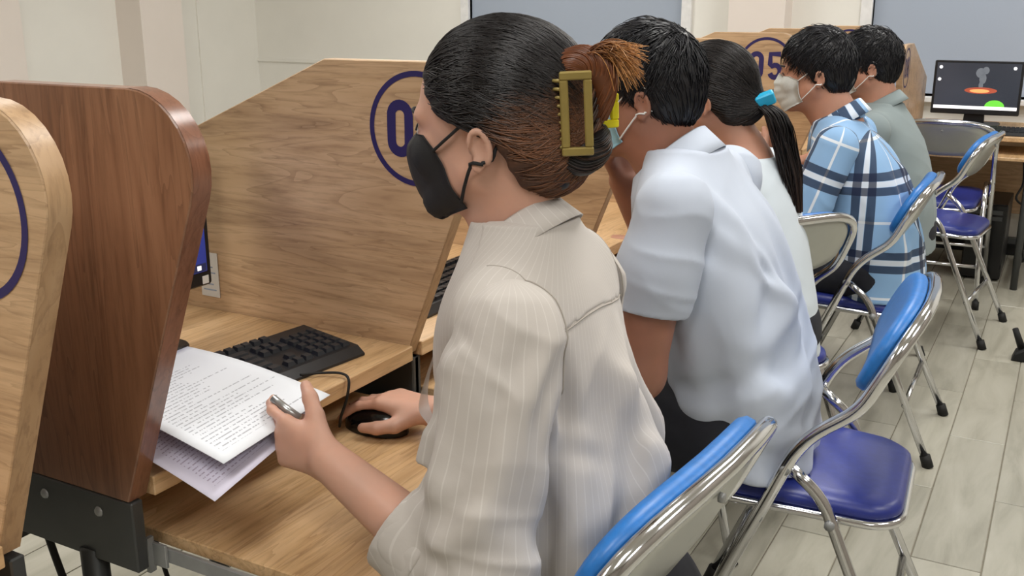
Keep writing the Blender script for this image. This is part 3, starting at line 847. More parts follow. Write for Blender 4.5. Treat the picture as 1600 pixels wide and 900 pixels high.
def project(S, P, lo=.0, hi=9., it=4, only=None):
    """push points out of (or onto) a field until lo <= d <= hi"""
    P = np.asarray(P, np.float32).copy(); e = .0015
    for _ in range(it):
        d = S.eval(P); g = np.stack([S.eval(P+A3(*(e*(k == q) for k in range(3))))-d for q in range(3)], -1)/e
        g /= np.maximum(np.linalg.norm(g, axis=-1, keepdims=True), 1e-6); P += g*(np.clip(d, lo, hi)-d)[..., None]
    return P
def surface_nets(val, lo, res):
    sg = val < 0
    cnt = np.zeros(tuple(np.array(val.shape)-1), np.uint8)
    cs = [(i, j, k) for i in (0, 1) for j in (0, 1) for k in (0, 1)]; nx, ny, nz = cnt.shape
    for i, j, k in cs: cnt += sg[i:i+nx, j:j+ny, k:k+nz]
    I = np.argwhere((cnt > 0) & (cnt < 8))
    vid = np.full(cnt.shape, -1, np.int32); vid[I[:, 0], I[:, 1], I[:, 2]] = np.arange(len(I))
    cv = {c: val[I[:, 0]+c[0], I[:, 1]+c[1], I[:, 2]+c[2]] for c in cs}
    acc = np.zeros((len(I), 3)); num = np.zeros(len(I))
    for c in cs:
        for ax in range(3):
            if c[ax]: continue
            d = list(c); d[ax] = 1; d = tuple(d); a, b = cv[c], cv[d]; m = (a < 0) != (b < 0)
            t = np.where(m, a/np.where(m, a-b, 1), 0); p = np.repeat(np.array(c, float)[None], len(I), 0); p[:, ax] += t
            acc[m] += p[m]; num[m] += 1
    V = lo+(I+acc/num[:, None])*res; Q = []
    for ax in range(3):
        u, v = (ax+1) % 3, (ax+2) % 3
        a = [slice(None)]*3; b = [slice(None)]*3; a[ax] = slice(0, -1); b[ax] = slice(1, None)
        ch = sg[tuple(a)] != sg[tuple(b)]; E = np.argwhere(ch); E = E[(E[:, u] > 0) & (E[:, v] > 0) & (E[:, u] < val.shape[u]-1) & (E[:, v] < val.shape[v]-1)]
        s0 = sg[E[:, 0], E[:, 1], E[:, 2]]; q = []
        for du, dv in ((-1, -1), (0, -1), (0, 0), (-1, 0)):
            e = E.copy(); e[:, u] += du; e[:, v] += dv; q.append(vid[e[:, 0], e[:, 1], e[:, 2]])
        q = np.stack(q, 1); q[~s0] = q[~s0][:, ::-1]; Q.append(q)
    return V, np.concatenate(Q)
def lap(V, F):
    acc = np.zeros_like(V); num = np.zeros(len(V))
    for i in range(4):
        a, b = F[:, i], F[:, (i+1) % 4]
        for q in range(3):
            acc[:, q] += np.bincount(a, V[b, q], len(V)); acc[:, q] += np.bincount(b, V[a, q], len(V))
        num += np.bincount(a, minlength=len(V)); num += np.bincount(b, minlength=len(V))
    return V*.5+.5*acc/np.maximum(num, 1)[:, None]
def smax(a, b, k=.006):
    h = np.maximum(k-np.abs(a-b), 0)/k; return np.maximum(a, b)+h*h*k*.25
def sstep(x, a, b): t = np.clip((x-a)/(b-a), 0, 1); return t*t*(3-2*t)
def strands_mesh(name, P, R, tint, off, sides=3):
    """P (S,N,3) paths, R (S,N) radii, tint (S,N)"""
    S, N, _ = P.shape; T = np.gradient(P, axis=1); T /= np.maximum(np.linalg.norm(T, axis=2, keepdims=True), 1e-9)
    up = np.array((.31, .52, .8)); n = np.cross(T, up); n /= np.maximum(np.linalg.norm(n, axis=2, keepdims=True), 1e-9); b = np.cross(T, n)
    rings = [P+R[..., None]*(n*math.cos(2*math.pi*k/sides)+b*math.sin(2*math.pi*k/sides)) for k in range(sides)]
    V = np.stack(rings, 2).reshape(-1, 3); base = np.arange(S*N).reshape(S, N)*sides; F = []
    for k in range(sides):
        k2 = (k+1) % sides; F.append(np.stack([base[:, :-1]+k, base[:, :-1]+k2, base[:, 1:]+k2, base[:, 1:]+k], -1).reshape(-1, 4))
    rnd = np.repeat(rng.random(S), N*sides); tn = np.repeat(tint.reshape(-1), sides)
    return np_mesh(name, V-np.asarray(off), np.concatenate(F), True, {'tint': tn, 'rnd': rnd})

# ------------------------------------------------------------------ people
class Frame:
    """head frame: a forward, l to the person's left, z up; the row of people faces -x"""
    def __init__(s, c, yaw=0, pitch=0, roll=0, size=1.0):
        s.c = np.array(c, float); s.s = size
        B = np.array([(-1, 0, 0), (0, -1, 0), (0, 0, 1)], float).T
        R = Matrix.Rotation(math.radians(yaw), 3, 'Z') @ Matrix.Rotation(math.radians(pitch), 3, 'Y') @ Matrix.Rotation(math.radians(roll), 3, 'X')
        s.R = B @ np.array(R)
    def w(s, *p): return s.c+s.R@(np.array(p, float)*s.s)
    def W(s, P): return s.c+(np.asarray(P, float)*s.s)@s.R.T
    def L(s, P): return ((P-s.c.astype(np.float32))@s.R.astype(np.float32))/s.s
def add_head(S, f, male=False):
    w = f.w; R = f.R; z = f.s; E = lambda c, r, k=.02, op='u', R2=None: S.ell(w(*c), np.array(r)*z, R if R2 is None else R@R2, k*z, op)
    E((-.012, 0, .030), (.096, .076, .089), .02)
    E((.030, 0, -.024), (.062, .059, .078), .03)
    E((.056, 0, .042), (.030, .055, .046), .02)
    for l in (-1, 1):
        S.cone(w(.004, l*.049, -.048), w(.068, l*.016, -.089), .021*z, .016*z, .025)
        E((.068, l*.036, -.028), (.024, .022, .024), .018)                         # cheek
        E((.075, l*.030, .020), (.014, .024, .010), .016)                          # brow
        E((.100, l*.031, .002), (.017, .018, .011), .010, 's')                     # socket
        E((.078, l*.031, .001), (.0125, .0125, .0115), .004)                       # closed lid over the ball
    E((.080, 0, -.091), (.016, .022, .015), .02)                                   # chin
    S.cone(w(.092, 0, .012), w(.108, 0, -.030), .007*z, .0105*z, .012)
    for l in (-1, 1): E((.099, l*.010, -.034), (.011, .008, .008), .007)
    E((.090, 0, -.062), (.012, .024, .0065), .008); E((.088, 0, -.073), (.012, .021, .0075), .008)
    for l in (-1, 1):                                                               # ears
        t = Matrix.Rotation(math.radians(18*l), 3, 'Z') @ Matrix.Rotation(math.radians(10), 3, 'Y'); T2 = np.array(t)
        c0 = np.array((-.021, l*.0775, -.013)); g = .84
        E(c0, (.0135*g, .006, .0235*g), .008, 'u', T2)
        hel = []
        for k in range(13):
            a = math.radians(-150+k*21); hel.append(w(*(c0+T2@np.array((-.0130*g*math.cos(a+math.pi/2), l*(.005+.003*math.cos(a/1.5)), .0240*g*math.sin(a+math.pi/2))))))
        S.chain(hel[:12], [.0038*z]*12, .003*z)
        E(c0+np.array((.0035, l*.003, -.021)), (.0075, .005, .0085), .006, 'u', T2)       # lobe
        E(c0+T2@np.array((.0035, l*.0085, .001)), (.0072, .0065, .0108), .004, 's', T2)  # concha
        E(c0+T2@np.array((.002, l*.0095, .0125)), (.005, .0035, .0042), .003, 's', T2)
        E(c0+np.array((.012, l*.001, -.002)), (.0042, .005, .0065), .004)               # tragus
    if male: E((.04, 0, -.080), (.045, .05, .028), .02)
def nrm_(v): v = np.array(v, float); return v/np.linalg.norm(v)
def add_hand(S, wr, d, n, left, curl=(.3, .3, .35, .4), thumb=None, size=1.0, spread=.06, tsplay=.3):
    """wr wrist, d toward the fingers, n out of the back of the hand; thumb: (dirs in d,s,n) for its three bones"""
    d = nrm_(d); n = np.array(n, float); n = nrm_(n-d*(n@d)); s = np.cross(n, d)*(-1 if left else 1); q = size
    wr = np.array(wr, float); offs = (.026, .0085, -.0095, -.0265); lens = (.086, .089, .084, .076); tips = []
    ph = ((.040, .024, .021), (.044, .028, .022), (.041, .026, .021), (.032, .020, .019)); rr = (.0088, .009, .0085, .0075)
    for o, L in zip(offs, lens): S.cone(wr+s*o*.55*q+d*.008*q, wr+(d*L+s*o-n*.002)*q, .0135*q, .0115*q, .012)
    S.ell(wr+(d*.045+s*.016-n*.008)*q, A3(.032, .018, .014)*q, np.stack([d, s, n], 1), .012)
    for i in range(4):
        p = wr+(d*lens[i]+s*offs[i]-n*.002)*q; ang = 0; sp = spread*(1.4-i)
        c = curl[i] if isinstance(curl[i], (tuple, list)) else (curl[i], curl[i]*1.2, curl[i]*.8)
        for j in range(3):
            ang += c[j]; v = (d*math.cos(sp)+s*math.sin(sp))*math.cos(ang)-n*math.sin(ang)
            e = p+v*ph[i][j]*q; r0 = rr[i]*q*(1-.10*j); S.cone(p, e, r0, r0*.88, .0035 if j else .006); p = e
        tips.append((p, v))
    th = thumb or ((.55, .75, -.35), (.8, .5, -.2), (.95, .15, -.15)); p = wr+(d*.020+s*.018-n*.006)*q
    for j, (L, r0, r1) in enumerate(((.042, .0165, .013), (.031, .0128, .0112), (.026, .0112, .0085))):
        v = nrm_(d*th[j][0]+s*th[j][1]+n*th[j][2]); e = p+v*L*q; S.cone(p, e, r0*q, r1*q, .010 if j == 0 else .004); p = e
    tips.append((p, v)); return tips
def add_arm(S, sh, el, wr, r=(.046, .038, .034, .026), k=.02):
    sh, el, wr = map(np.array, (sh, el, wr)); m = el+(wr-el)*.28
    S.cone(sh, el, r[0], r[1], k); S.cone(el, m, r[1], r[1]*1.02, k); S.cone(m, wr, r[1]*1.02, r[3], k)
def tri_wave(x): return np.abs(((x/math.pi) % 2)-1)*2-1
def creases(P, d, n=14, seed=1, box=((0, 0, 0), (1, 1, 1)), along=(0, 0, 1), jit=.5, length=.12, width=.012, amp=.006):
    """a handful of soft pinched folds, each a ridge with a valley beside it"""
    r = np.random.default_rng(seed); lo, hi = np.array(box[0]), np.array(box[1]); out = np.zeros(P.shape[:-1], np.float32)
    cm = P.reshape(-1, 3).mean(0)
    for _ in range(n):
        c = lo+(hi-lo)*r.random(3)
        if np.linalg.norm(cm-c) > .30: r.random(3); r.normal(size=6); r.random(1); continue
        v = nrm_(np.array(along, float)+jit*r.normal(size=3)); L = length*(.6+.8*r.random()); w_ = width*(.6+.9*r.random()); a_ = amp*(.6+.8*r.random())
        q = P-c.astype(np.float32); x = q@v.astype(np.float32); rad2 = (q*q).sum(-1)
        n_ = nrm_(np.cross(v, r.normal(size=3))).astype(np.float32); y = q@n_+.15*x*x/L*8*(r.random()-.5); f_ = np.exp(-(x/L)**2*2.2)*np.exp(-np.maximum(rad2-x*x-y*y, 0)/(.07**2))
        out += a_*f_*(np.exp(-(y/w_)**2)-.8*np.exp(-((y-1.7*w_)/w_)**2))
    return d-out
def wrinkle(P, f, seed, dirs=((.3, .2, 1), (.6, -.5, .6), (-.4, .8, .5))):
    o = 0; r = np.random.default_rng(seed)
    for i, dv in enumerate(dirs):
        dv = nrm_(dv); pv = nrm_(np.cross(dv, (.3, .9, .2))); ph = r.random(4)*6.28
        x = P@dv.astype(np.float32); y = P@pv.astype(np.float32); ff = f*(1+.35*i)
        s_ = np.sin(ff*x+1.6*np.sin(.45*ff*y+ph[0])+ph[1]); gate = .5+.5*np.sin(.37*ff*y+.22*ff*x+ph[2])
        o = o+(1-np.abs(s_))**2*gate
    return o/len(dirs)

def person(base, label):
    t = empty('person', base, label, 'person', 'people seated at the carrels'); return t
def sdf_part(S, name, mat, parent, res, off, **kw):
    me = S.mesh(res, off=off, name=name, **kw); return link_mesh(name, me, mat, parent)
def legs(t, off, hip, y, knees, ankles, r=.075, mat='trouser', hw=.085, belt=True, top=.60, top_x=0, rx=.11, ry=.15):
    S = Sdf(); hip = np.array(hip, float)+(0, 0, .03)
    S.ell(hip, (rx+.02, ry+.03, .10), None, .04)
    S.loft([(hip[2]-.02, hip[0], y, rx+.015, ry+.02), (top, hip[0]+top_x, y, rx, ry)], 0, .04)
    for s_, kn, an in zip((-1, 1), knees, ankles):
        h = hip+np.array((-.03, s_*hw, -.01)); S.cone(h, kn, r*1.12, r*.86, .05); S.cone(kn, an, r*.8, r*.62, .03)
    sdf_part(S, 'trousers', M[mat], t, .009, off)
    for an in ankles:
        Q = Sdf(); a = np.array(an, float); a[2] = 0
        Q.ell(a+(.0, 0, .045), (.045, .036, .045), None, .02); Q.cone(a+(-.02, 0, .034), a+(-.15, 0, .028), .036, .030, .03)
        sdf_part(Q, 'shoe', M['shoe'], t, .007, off, post=lambda P, d: smax(d, .002-P[..., 2], .004))

def mask(t, off, f, S, rows, mat, strap, expo=1.15, pleat=0.0, ear=((-.008, .079, .018), (-.012, .083, -.032)), strap_r=.0016):
    """rows of (centre a, centre z, side a, side l, side z) from the top edge down"""
    nq = 17; qs = np.linspace(-1, 1, nq); R = np.array(rows, float); tt = np.linspace(0, len(R)-1, 22)
    cols = [np.interp(tt, range(len(R)), R[:, i]) for i in range(5)]
    if not pleat:
        ker = np.ones(3)/3; cols = [np.concatenate([c[:1], np.convolve(c, ker, 'valid'), c[-1:]]) for c in cols]
    P = np.zeros((22, nq, 3))
    for j in range(22):
        ca, cz, sa, sl, sz = [c[j] for c in cols]; aq = np.abs(qs)
        P[j, :, 0] = ca+(sa-ca)*aq**(expo+.35*(1 if pleat else 0))+pleat*tri_wave(j*1.35)*(1-aq**3); P[j, :, 1] = sl*np.sign(qs)*aq**.85; P[j, :, 2] = cz+(sz-cz)*aq**1.2
    G = project(S, f.W(P.reshape(-1, 3)), .0035); P = f.L(G).reshape(22, nq, 3); inner = f.W((P*np.array((.985, .985, 1))-np.array((.0016, 0, 0))).reshape(-1, 3)); n = 22*nq; F = []
    id_ = np.arange(n).reshape(22, nq)
    q = np.stack([id_[:-1, :-1], id_[1:, :-1], id_[1:, 1:], id_[:-1, 1:]], -1).reshape(-1, 4)
    F.append(q[:, ::-1]); F.append(q+n)
    rim = np.concatenate([id_[0, :], id_[1:, -1], id_[-1, ::-1][1:], id_[::-1, 0][1:]])
    F.append(np.stack([rim[:-1], rim[1:], rim[1:]+n, rim[:-1]+n], 1))
    o = link_mesh('face_mask', np_mesh('face_mask', np.concatenate([G, inner])-np.asarray(off), np.concatenate(F)), M[mat], t)
    for s_ in (-1, 1):
        e0, e1 = np.array(ear[0])*(1, s_, 1), np.array(ear[1])*(1, s_, 1)
        tp = P[1, -1 if s_ > 0 else 0]; bt = P[-3, -1 if s_ > 0 else 0]
        def lift(p): p = p.copy(); p[1] += s_*.004; return p
        back = np.array((-.041, s_*.072, -.006))
        pth = [tp, lift(tp*.5+e0*.5), e0, np.array((-.032, s_*.083, .014)), back, np.array((-.028, s_*.080, -.030)), e1, lift(bt*.5+e1*.5), bt]
        MB().tube([tuple(p-np.asarray(off)) for p in project(S, f.W(smooth_path(pth, 5)), strap_r*.7)], strap_r, 6).build('ear_loop', M[strap], o)
    return o
SURG = [(.096, .000, .040, .058, -.014), (.121, -.020, .042, .060, -.026), (.122, -.045, .042, .061, -.040), (.118, -.068, .040, .061, -.054), (.107, -.088, .036, .060, -.068), (.088, -.110, .030, .056, -.078)]

def comb(name, f, H, line, tie, n, off, mat, parent, length=.085, r0=.0010, tint=None, seed=5, spread=.05, zlo=-.10):
    """fine strands over a hair surface, all combed toward the tie point"""
    r = np.random.default_rng(seed); N = 9; c = np.array((-.02, 0, .02)); u = r.normal(size=(n*3, 3)); u /= np.linalg.norm(u, axis=1, keepdims=True)
    p = f.L(project(H, f.W(c+u*.10), .0, .0, 6)); k_ = (p[:, 0] < line(p[:, 2])-.002) & (p[:, 2] > zlo); p = p[k_][:n]; n = len(p)
    tgt = np.array(tie)+np.stack([0*p[:, 0], spread*.4*r.normal(size=n), spread*r.normal(size=n)], 1); u0 = (p-c)/np.linalg.norm(p-c, axis=1, keepdims=True); u1 = (tgt-c)/np.linalg.norm(tgt-c, axis=1, keepdims=True)
    om = np.arccos(np.clip((u0*u1).sum(1), -.999, .999)); so = np.sin(om); fr = np.minimum(1, length*(.6+.8*r.random(n))/(om*.11)); P = np.zeros((n, N, 3))
    for k in range(N):
        s_ = k/(N-1)*fr; u = (np.sin((1-s_)*om)/so)[:, None]*u0+(np.sin(s_*om)/so)[:, None]*u1; P[:, k] = c+u*.115
    PW = project(H, f.W(P.reshape(-1, 3)), .0, .0, 6); lift = np.repeat(.0004+.0022*r.random(n), N)*np.tile(np.sin(np.linspace(.25, 2.9, N)), n)
    d = PW-f.w(*c); PW = PW+d/np.linalg.norm(d, axis=1, keepdims=True)*lift[:, None]
    q = f.L(PW.astype(np.float32)); tt = tint(q).reshape(n, N) if tint else np.full((n, N), .15)
    R_ = np.sin(np.linspace(.35, 2.8, N))[None]*r0*(.7+.6*r.random(n))[:, None]
    return link_mesh(name, strands_mesh(name, PW.reshape(n, N, 3), R_, tt, off), M[mat], parent)
def short_hair(t, off, f, mat='hair_black', n=1500, top=.016, seed=1, fringe=.03, back_len=.0):
    """cap and short clumps swept forward and down from the crown"""
    r = np.random.default_rng(seed); S = Sdf(); z = f.s
    rad = np.array((.102+.25*top, .082+.2*top, .092+.5*top)); cen = np.array((-.014, 0, .034))
    S.ell(f.w(*cen), rad*z, f.R, .02)
    S.ell(f.w(-.055, 0, -.010), np.array((.056, .068, .066))*z, f.R, .03)
    def line(zz, l): # hairline: largest a still covered with hair at height zz
        return np.interp(zz, [-.10, -.058, -.046, -.028, -.012, .006, .030, .062, .085, .12], [-.085, -.058, -.038, -.026, .004, .022, .050, .076, .090, .11])
    def post(P, d):
        q = f.L(P); d = d-.004*wrinkle(q, 95., seed, ((1, .2, .3), (.5, 1, .3), (.2, -.6, 1)))*np.clip((q[..., 2]+.03)*14, .3, 1)
        return smax(d, (q[..., 0]-line(q[..., 2], q[..., 1]))*.85*z, .006)
    me = S.mesh(.004*z, post=post, off=off, name='hair', attrs=lambda V: {'tint': np.zeros(len(V)), 'rnd': .25+.2*r.random(len(V))})
    h = link_mesh('hair', me, M[mat], t)
    u = r.normal(size=(n*4, 3)); u /= np.linalg.norm(u, axis=1, keepdims=True); p = cen+u*rad
    keep = (p[:, 0] < line(p[:, 2], 0)-.004) & (p[:, 2] > -.045); p = p[keep][:n]; u = u[keep][:n]
    cr = np.array((-.075, .0, .09)); N = 6; P = np.zeros((len(p), N, 3)); P[:, 0] = p*.985
    L = (.018+.022*sstep(p[:, 2], 0, .09)+fringe*.6*sstep(p[:, 0], .03, .09))*(.7+.6*r.random(len(p)))
    v = p-cr; v -= (v*u).sum(1, keepdims=True)*u; v /= np.maximum(np.linalg.norm(v, axis=1, keepdims=True), 1e-6)
    v = v+r.normal(size=v.shape)*.20+u*(.16*sstep(p[:, 2], .0, .10))[:, None]; v[:, 2] -= .2; v[:, 2] += .40*sstep(p[:, 0], .035, .085)
    for k in range(1, N):
        P[:, k] = P[:, k-1]+v*(L/(N-1))[:, None]; e = np.linalg.norm((P[:, k]-cen)/rad, axis=1); lo = e < 1.0
        P[lo, k] = (cen+(P[lo, k]-cen)/e[lo, None]); hi = e > 1.07; P[hi, k] = cen+(P[hi, k]-cen)*(1.07/e[hi, None]); v[:, 2] -= .06
    Rr = np.linspace(1, .25, N)[None]*(.0016+.0012*r.random(len(p)))[:, None]
    comb('nape_hair', f, S, lambda zz: line(zz, 0), (-.085, 0, -.16), 900, off, mat, h, .03, .0013, None, seed+1, .03, -.085)
    link_mesh('hair_strands', strands_mesh('hair_strands', f.W(P.reshape(-1, 3)).reshape(P.shape), Rr*z, np.tile(np.linspace(0, .5, N), (len(p), 1)), off), M[mat], h)
    return h
def collar(t, off, c, tilt, r, h0, h1, mat, fall=.04, point=.03, open_=35, yaw=0, thick=.0022, stand=False):
    """ring collar round the neck; c centre of its base, tilt forward in degrees"""
    Rm = np.array(Matrix.Rotation(math.radians(yaw), 3, 'Z') @ Matrix.Rotation(math.radians(-tilt), 3, 'Y')); n = 41; V = []
    for i in range(n):
        ph = math.radians(-180+open_+(360-2*open_)*i/(n-1)); fr = .5-.5*math.cos(ph)             # 0 at the back, 1 in front
        e = np.array((math.cos(ph), math.sin(ph), 0)); hh = h0*(1-fr)+h1*fr
        rb, rt = r*(1.06+.10*fr), r*(1.0+.02*fr)
        pr = [e*rb+(0, 0, -.012), e*rt+(0, 0, hh*.6), e*(rt+.002)+(0, 0, hh)]
        if not stand: pr += [e*(rt+.007)+(0, 0, hh-.002), e*(rb+.014)+(0, 0, hh-fall*.6), e*(rb+.022+.012*fr)+(0, 0, hh-fall-point*fr**3)]
        else: pr += [e*(rt+thick)+(0, 0, hh), e*(rt+thick+.001)+(0, 0, hh*.6), e*(rb+thick+.002)+(0, 0, -.014)]
        V.append([np.array(c)+Rm@(np.array(p)*np.array((1.0, .93, 1))) for p in pr])
    V = np.array(V); m = V.shape[1]; id_ = np.arange(n*m).reshape(n, m)
    q = np.stack([id_[:-1, :-1], id_[1:, :-1], id_[1:, 1:], id_[:-1, 1:]], -1).reshape(-1, 4)
    me = np_mesh('collar', V.reshape(-1, 3)-np.asarray(off), q); o = link_mesh('collar', me, M[mat], t)
    ua = me.attributes.new('u', 'FLOAT', 'POINT'); ua.data.foreach_set('value', np.repeat(np.linspace(0, .4, n), m).astype(np.float32))
    md = o.modifiers.new('s', 'SOLIDIFY'); md.thickness = thick; md.offset = 0
    return o
def uv_torso(cx, cy, yaw=0):
    def g(V):
        a = np.arctan2(V[:, 1]-cy, V[:, 0]-cx); return {'u': a*.17+.6, 'v': V[:, 2]+.0}
    return g
def uv_arm(a, b, up=(0, 0, 1)):
    a = np.array(a, float); b = np.array(b, float); d = nrm_(b-a); n = nrm_(np.cross(d, (1, 0, .2))); m = np.cross(d, n)
    def g(V): q = V-a; return {'u': np.arctan2(q@m, q@n)*.06+.5, 'v': q@d+.03}
    return g

# ---- 1. woman in the cream blouse
def woman1():
    base = (-.47, 1.08, 0); t = person(base, 'woman in a cream pinstripe blouse and black mask holding papers'); off = base
    f = Frame((-.614, 1.08, 1.156), yaw=2, pitch=2)
    shL, elL, wrL = (-.518, .925, .945), (-.525, .862, .680), (-.722, .868, .778)
    shR, elR, wrR = (-.560, 1.215, .935), (-.62, 1.305, .69), (-.806, 1.225, .694)
    S = Sdf(); add_head(S, f)
    S.cone(f.w(-.030, 0, -.05), (-.580, 1.08, .985), .052, .040, .03); S.cone(f.w(.0, 0, -.06), (-.590, 1.08, .99), .046, .042, .02)
    S.cone((-.545, .95, .955), (-.545, 1.21, .955), .036, .036, .05); S.loft([(.60, -.50, 1.08, .065, .10), (.80, -.548, 1.08, .07, .11), (.93, -.56, 1.08, .05, .09), (.97, -.575, 1.08, .035, .05)], 0, .04)
    add_arm(S, shL, elL, wrL, (.042, .036, .032, .0245)); add_arm(S, shR, elR, wrR, (.042, .036, .032, .0245))
    # left hand holds the sheets: thumb on top, fingers curled under
    dL = nrm_(np.array((-.80, .06, .10))); nL = np.array((.30, -.90, .10))
    tips = add_hand(S, np.array(wrL)+dL*.004, dL, nL, True, ((.25, .45, .25), (.6, 1.0, .5), (.8, 1.1, .6), (.9, 1.1, .6)), ((.68, .62, -.30), (.78, .58, -.35), (.85, .40, -.45)), .86)
    # right hand over the mouse
    add_hand(S, np.array(wrR)+(-.004, 0, .004), (-1, -.10, .10), (0, 0, 1), False, ((.28, .35, .25), (.30, .38, .25), (.34, .40, .25), (.35, .45, .3)), ((.65, .62, -.45), (.92, .38, -.25), (1, .1, -.2)), .92, spread=.09)
    sdf_part(S, 'body', M['skin_light'], t, .0027, off, clip=((-1.2, .6, .58), (0, 1.6, 1.4)))
    for s_ in (-1, 1):
        c = f.w(.0815, s_*.031, .0015)
        MB().lathe([(.0002, -.0112), (.006, -.0095), (.0098, -.005), (.0112, 0), (.0098, .005), (.006, .0095), (.0002, .0112)], tuple(c-np.array(off)), 14).build('eyeball', M['eye_white'], t)
        MB().tube(smooth_path([tuple(f.w(.090-.5*abs(q)*.012, s_*(.031+q*.016), .0085-.006*q*q)-np.array(off)) for q in np.linspace(-1, 1, 7)], 3), .0013, 5).build('eyelash', M['rubber'], t)
        MB().tube(smooth_path([tuple(f.w(.0965-.012*max(0, q)**2-.004*abs(q), s_*(.030+q*.019), .0245+.002*(1-q*q)-.003*max(q, 0))-np.array(off)) for q in np.linspace(-1, 1, 7)], 3), [.0012+.0012*math.sin(k/18*math.pi) for k in range(19)], 5).build('eyebrow', M['rubber'], t)
    # blouse: body, yoke, sleeves, cuff, collar
    T = Sdf(); tab = [(.622, -.502, 1.085, .096, .134), (.65, -.505, 1.085, .106, .144), (.69, -.514, 1.085, .113, .152), (.74, -.526, 1.085, .112, .155), (.82, -.547, 1.083, .110, .156), (.90, -.562, 1.08, .106, .154), (.96, -.568, 1.08, .088, .140), (1.0, -.570, 1.08, .070, .10), (1.05, -.574, 1.08, .058, .064)]
    T.loft(tab, 0, .03, 2.25); T.cone((-.540, .945, .955), (-.560, 1.200, .955), .050, .048, .05)
    T.cone((-.545, .965, .975), (-.57, 1.05, 1.005), .036, .040, .04); T.cone((-.56, 1.185, .975), (-.57, 1.11, 1.005), .036, .040, .04)
    def post(P, d):
        a = np.arctan2(P[..., 1]-1.08, P[..., 0]+.53); z = P[..., 2]; dn = sstep(-z, -.93, -.72)
        d = d-.015*dn*np.sin(a*9+2.2*np.sin(a*2.3+z*5)+1)*(.55+.45*np.sin(a*3.1+z*7))-.013*wrinkle(P, 30., 5, ((.8, .3, .5), (.2, .9, -.5), (.3, -.7, .6)))*sstep(-z, -.97, -.82)
        low = sstep(-z, -.70, -.61); d = d-.012*low*np.abs(np.sin(a*12+2*np.sin(a*5)))
        # open collar: carve the neck hole
        nk = np.sqrt((P[..., 0]+.580+ (z-1.02)*.25)**2+(P[..., 1]-1.08)**2)-.054
        d = creases(P, d, 16, 4, ((-.42, .98, .66), (-.38, 1.18, .86)), (0, 0, 1), .14, .15, .020, .008)
        d = creases(P, d, 8, 6, ((-.50, .92, .78), (-.42, .95, .90)), (.5, .2, -1), .3, .10, .016, .008)
        d = creases(P, d, 8, 9, ((-.55, .92, .62), (-.44, 1.2, .66)), (.1, .2, 1), .3, .08, .017, .007)
        return smax(d, np.where(z > .985, -nk, -1), .006)
    sh = sdf_part(T, 'blouse', M['blouse'], t, .0042, off, post=post, attrs=uv_torso(-.53, 1.08))
    def ypost(P, d):
        z = P[..., 2]; d = post(P, d)-.0014
        return smax(smax(d, .944+.006*np.sin(P[..., 1]*25)-z, .002), -(P[..., 0]+.575)-.22*(P[..., 2]-.97), .002)
    sdf_part(T, 'yoke', M['blouse'], sh, .0036, off, post=ypost, attrs=uv_torso(-.53, 1.08), clip=((-.75, .8, .92), (-.3, 1.35, 1.1)))
    SL = {}
    for s_, (a, e, w_) in zip((-1, 1), ((shL, elL, wrL), (shR, elR, wrR))):
        a, e, w_ = map(np.array, (a, e, w_)); Q = Sdf(); cu = e+(w_-e)*(.46 if s_ < 0 else .93)
        Q.cone(a+np.array((.004, .012*-s_, .004)), a*.45+e*.55+(.0, 0, 0), .062, .066, .03); Q.cone(a*.45+e*.55, e+(.006, 0, -.006), .066, .060, .03); Q.cone(e+(.0, 0, -.004), cu, .060, .055 if s_ < 0 else .045, .03)
        ax = nrm_(w_-e).astype(np.float32); ua = nrm_(e-a).astype(np.float32)
        def sp(P, d, a=a, e=e, cu=cu, ax=ax, ua=ua, s_=s_):
            q = P-a.astype(np.float32); tt = q@ua; n1 = nrm_(np.cross(ua, (0, 1, 0))); n2 = np.cross(ua, n1)
            an = np.arctan2(q@n2.astype(np.float32), q@n1.astype(np.float32))
            d = d-.0045*np.sin(an*5+2*np.sin(an*2+tt*9))*sstep(tt, .02, .1)-.015*wrinkle(P, 36., 21+s_, ((.4, .1, 1), (.9, .2, .45), (-.3, .5, 1)))*(.45+.55*sstep(tt, .12, .24))
            m_ = a*.5+e*.5; d = creases(P, d, 10, 51+s_, (a+(-.05, -.07, -.12), a+(.06, .02, -.03)), tuple(ua), .35, .11, .016, .009)
            d = creases(P, d, 12, 61+s_, (e+(-.07, -.07, -.02), e+(.05, .03, .10)), (.8, .1, -.5), .5, .08, .016, .009)
            d = smax(d, np.where(tt > .15, (P-cu.astype(np.float32))@ax, -1.), .004)                       # cuff end
            return smax(d, (1.08+s_*.128-P[..., 1])*s_-.10*(P[..., 2]-.94)*1.0, .004)                        # armhole
        sl = sdf_part(Q, 'sleeve', M['blouse'], sh, .004, off, post=sp, attrs=uv_arm(a, e)); SL[s_] = (a, sp, Q)
        if s_ < 0:
            K = Sdf(); c0 = cu-ax*.052; K.cone(c0, cu, .0605, .0585, .01)
            def cp(P, d, cu=cu, ax=ax):
                q = (P-cu.astype(np.float32))@ax; d = d-.003*wrinkle(P, 50., 8)
                d = smax(smax(d, q-.004, .003), -q-.054, .003); return smax(d, -(d+.0065), .001)
            sdf_part(K, 'cuff', M['blouse'], sh, .003, off, post=cp, attrs=uv_arm(a, e))
    class Both:
        def __init__(s, fs): s.fs = fs
        def eval(s, P): return np.min([p(P, F_.eval(P)) for F_, p in s.fs], 0)
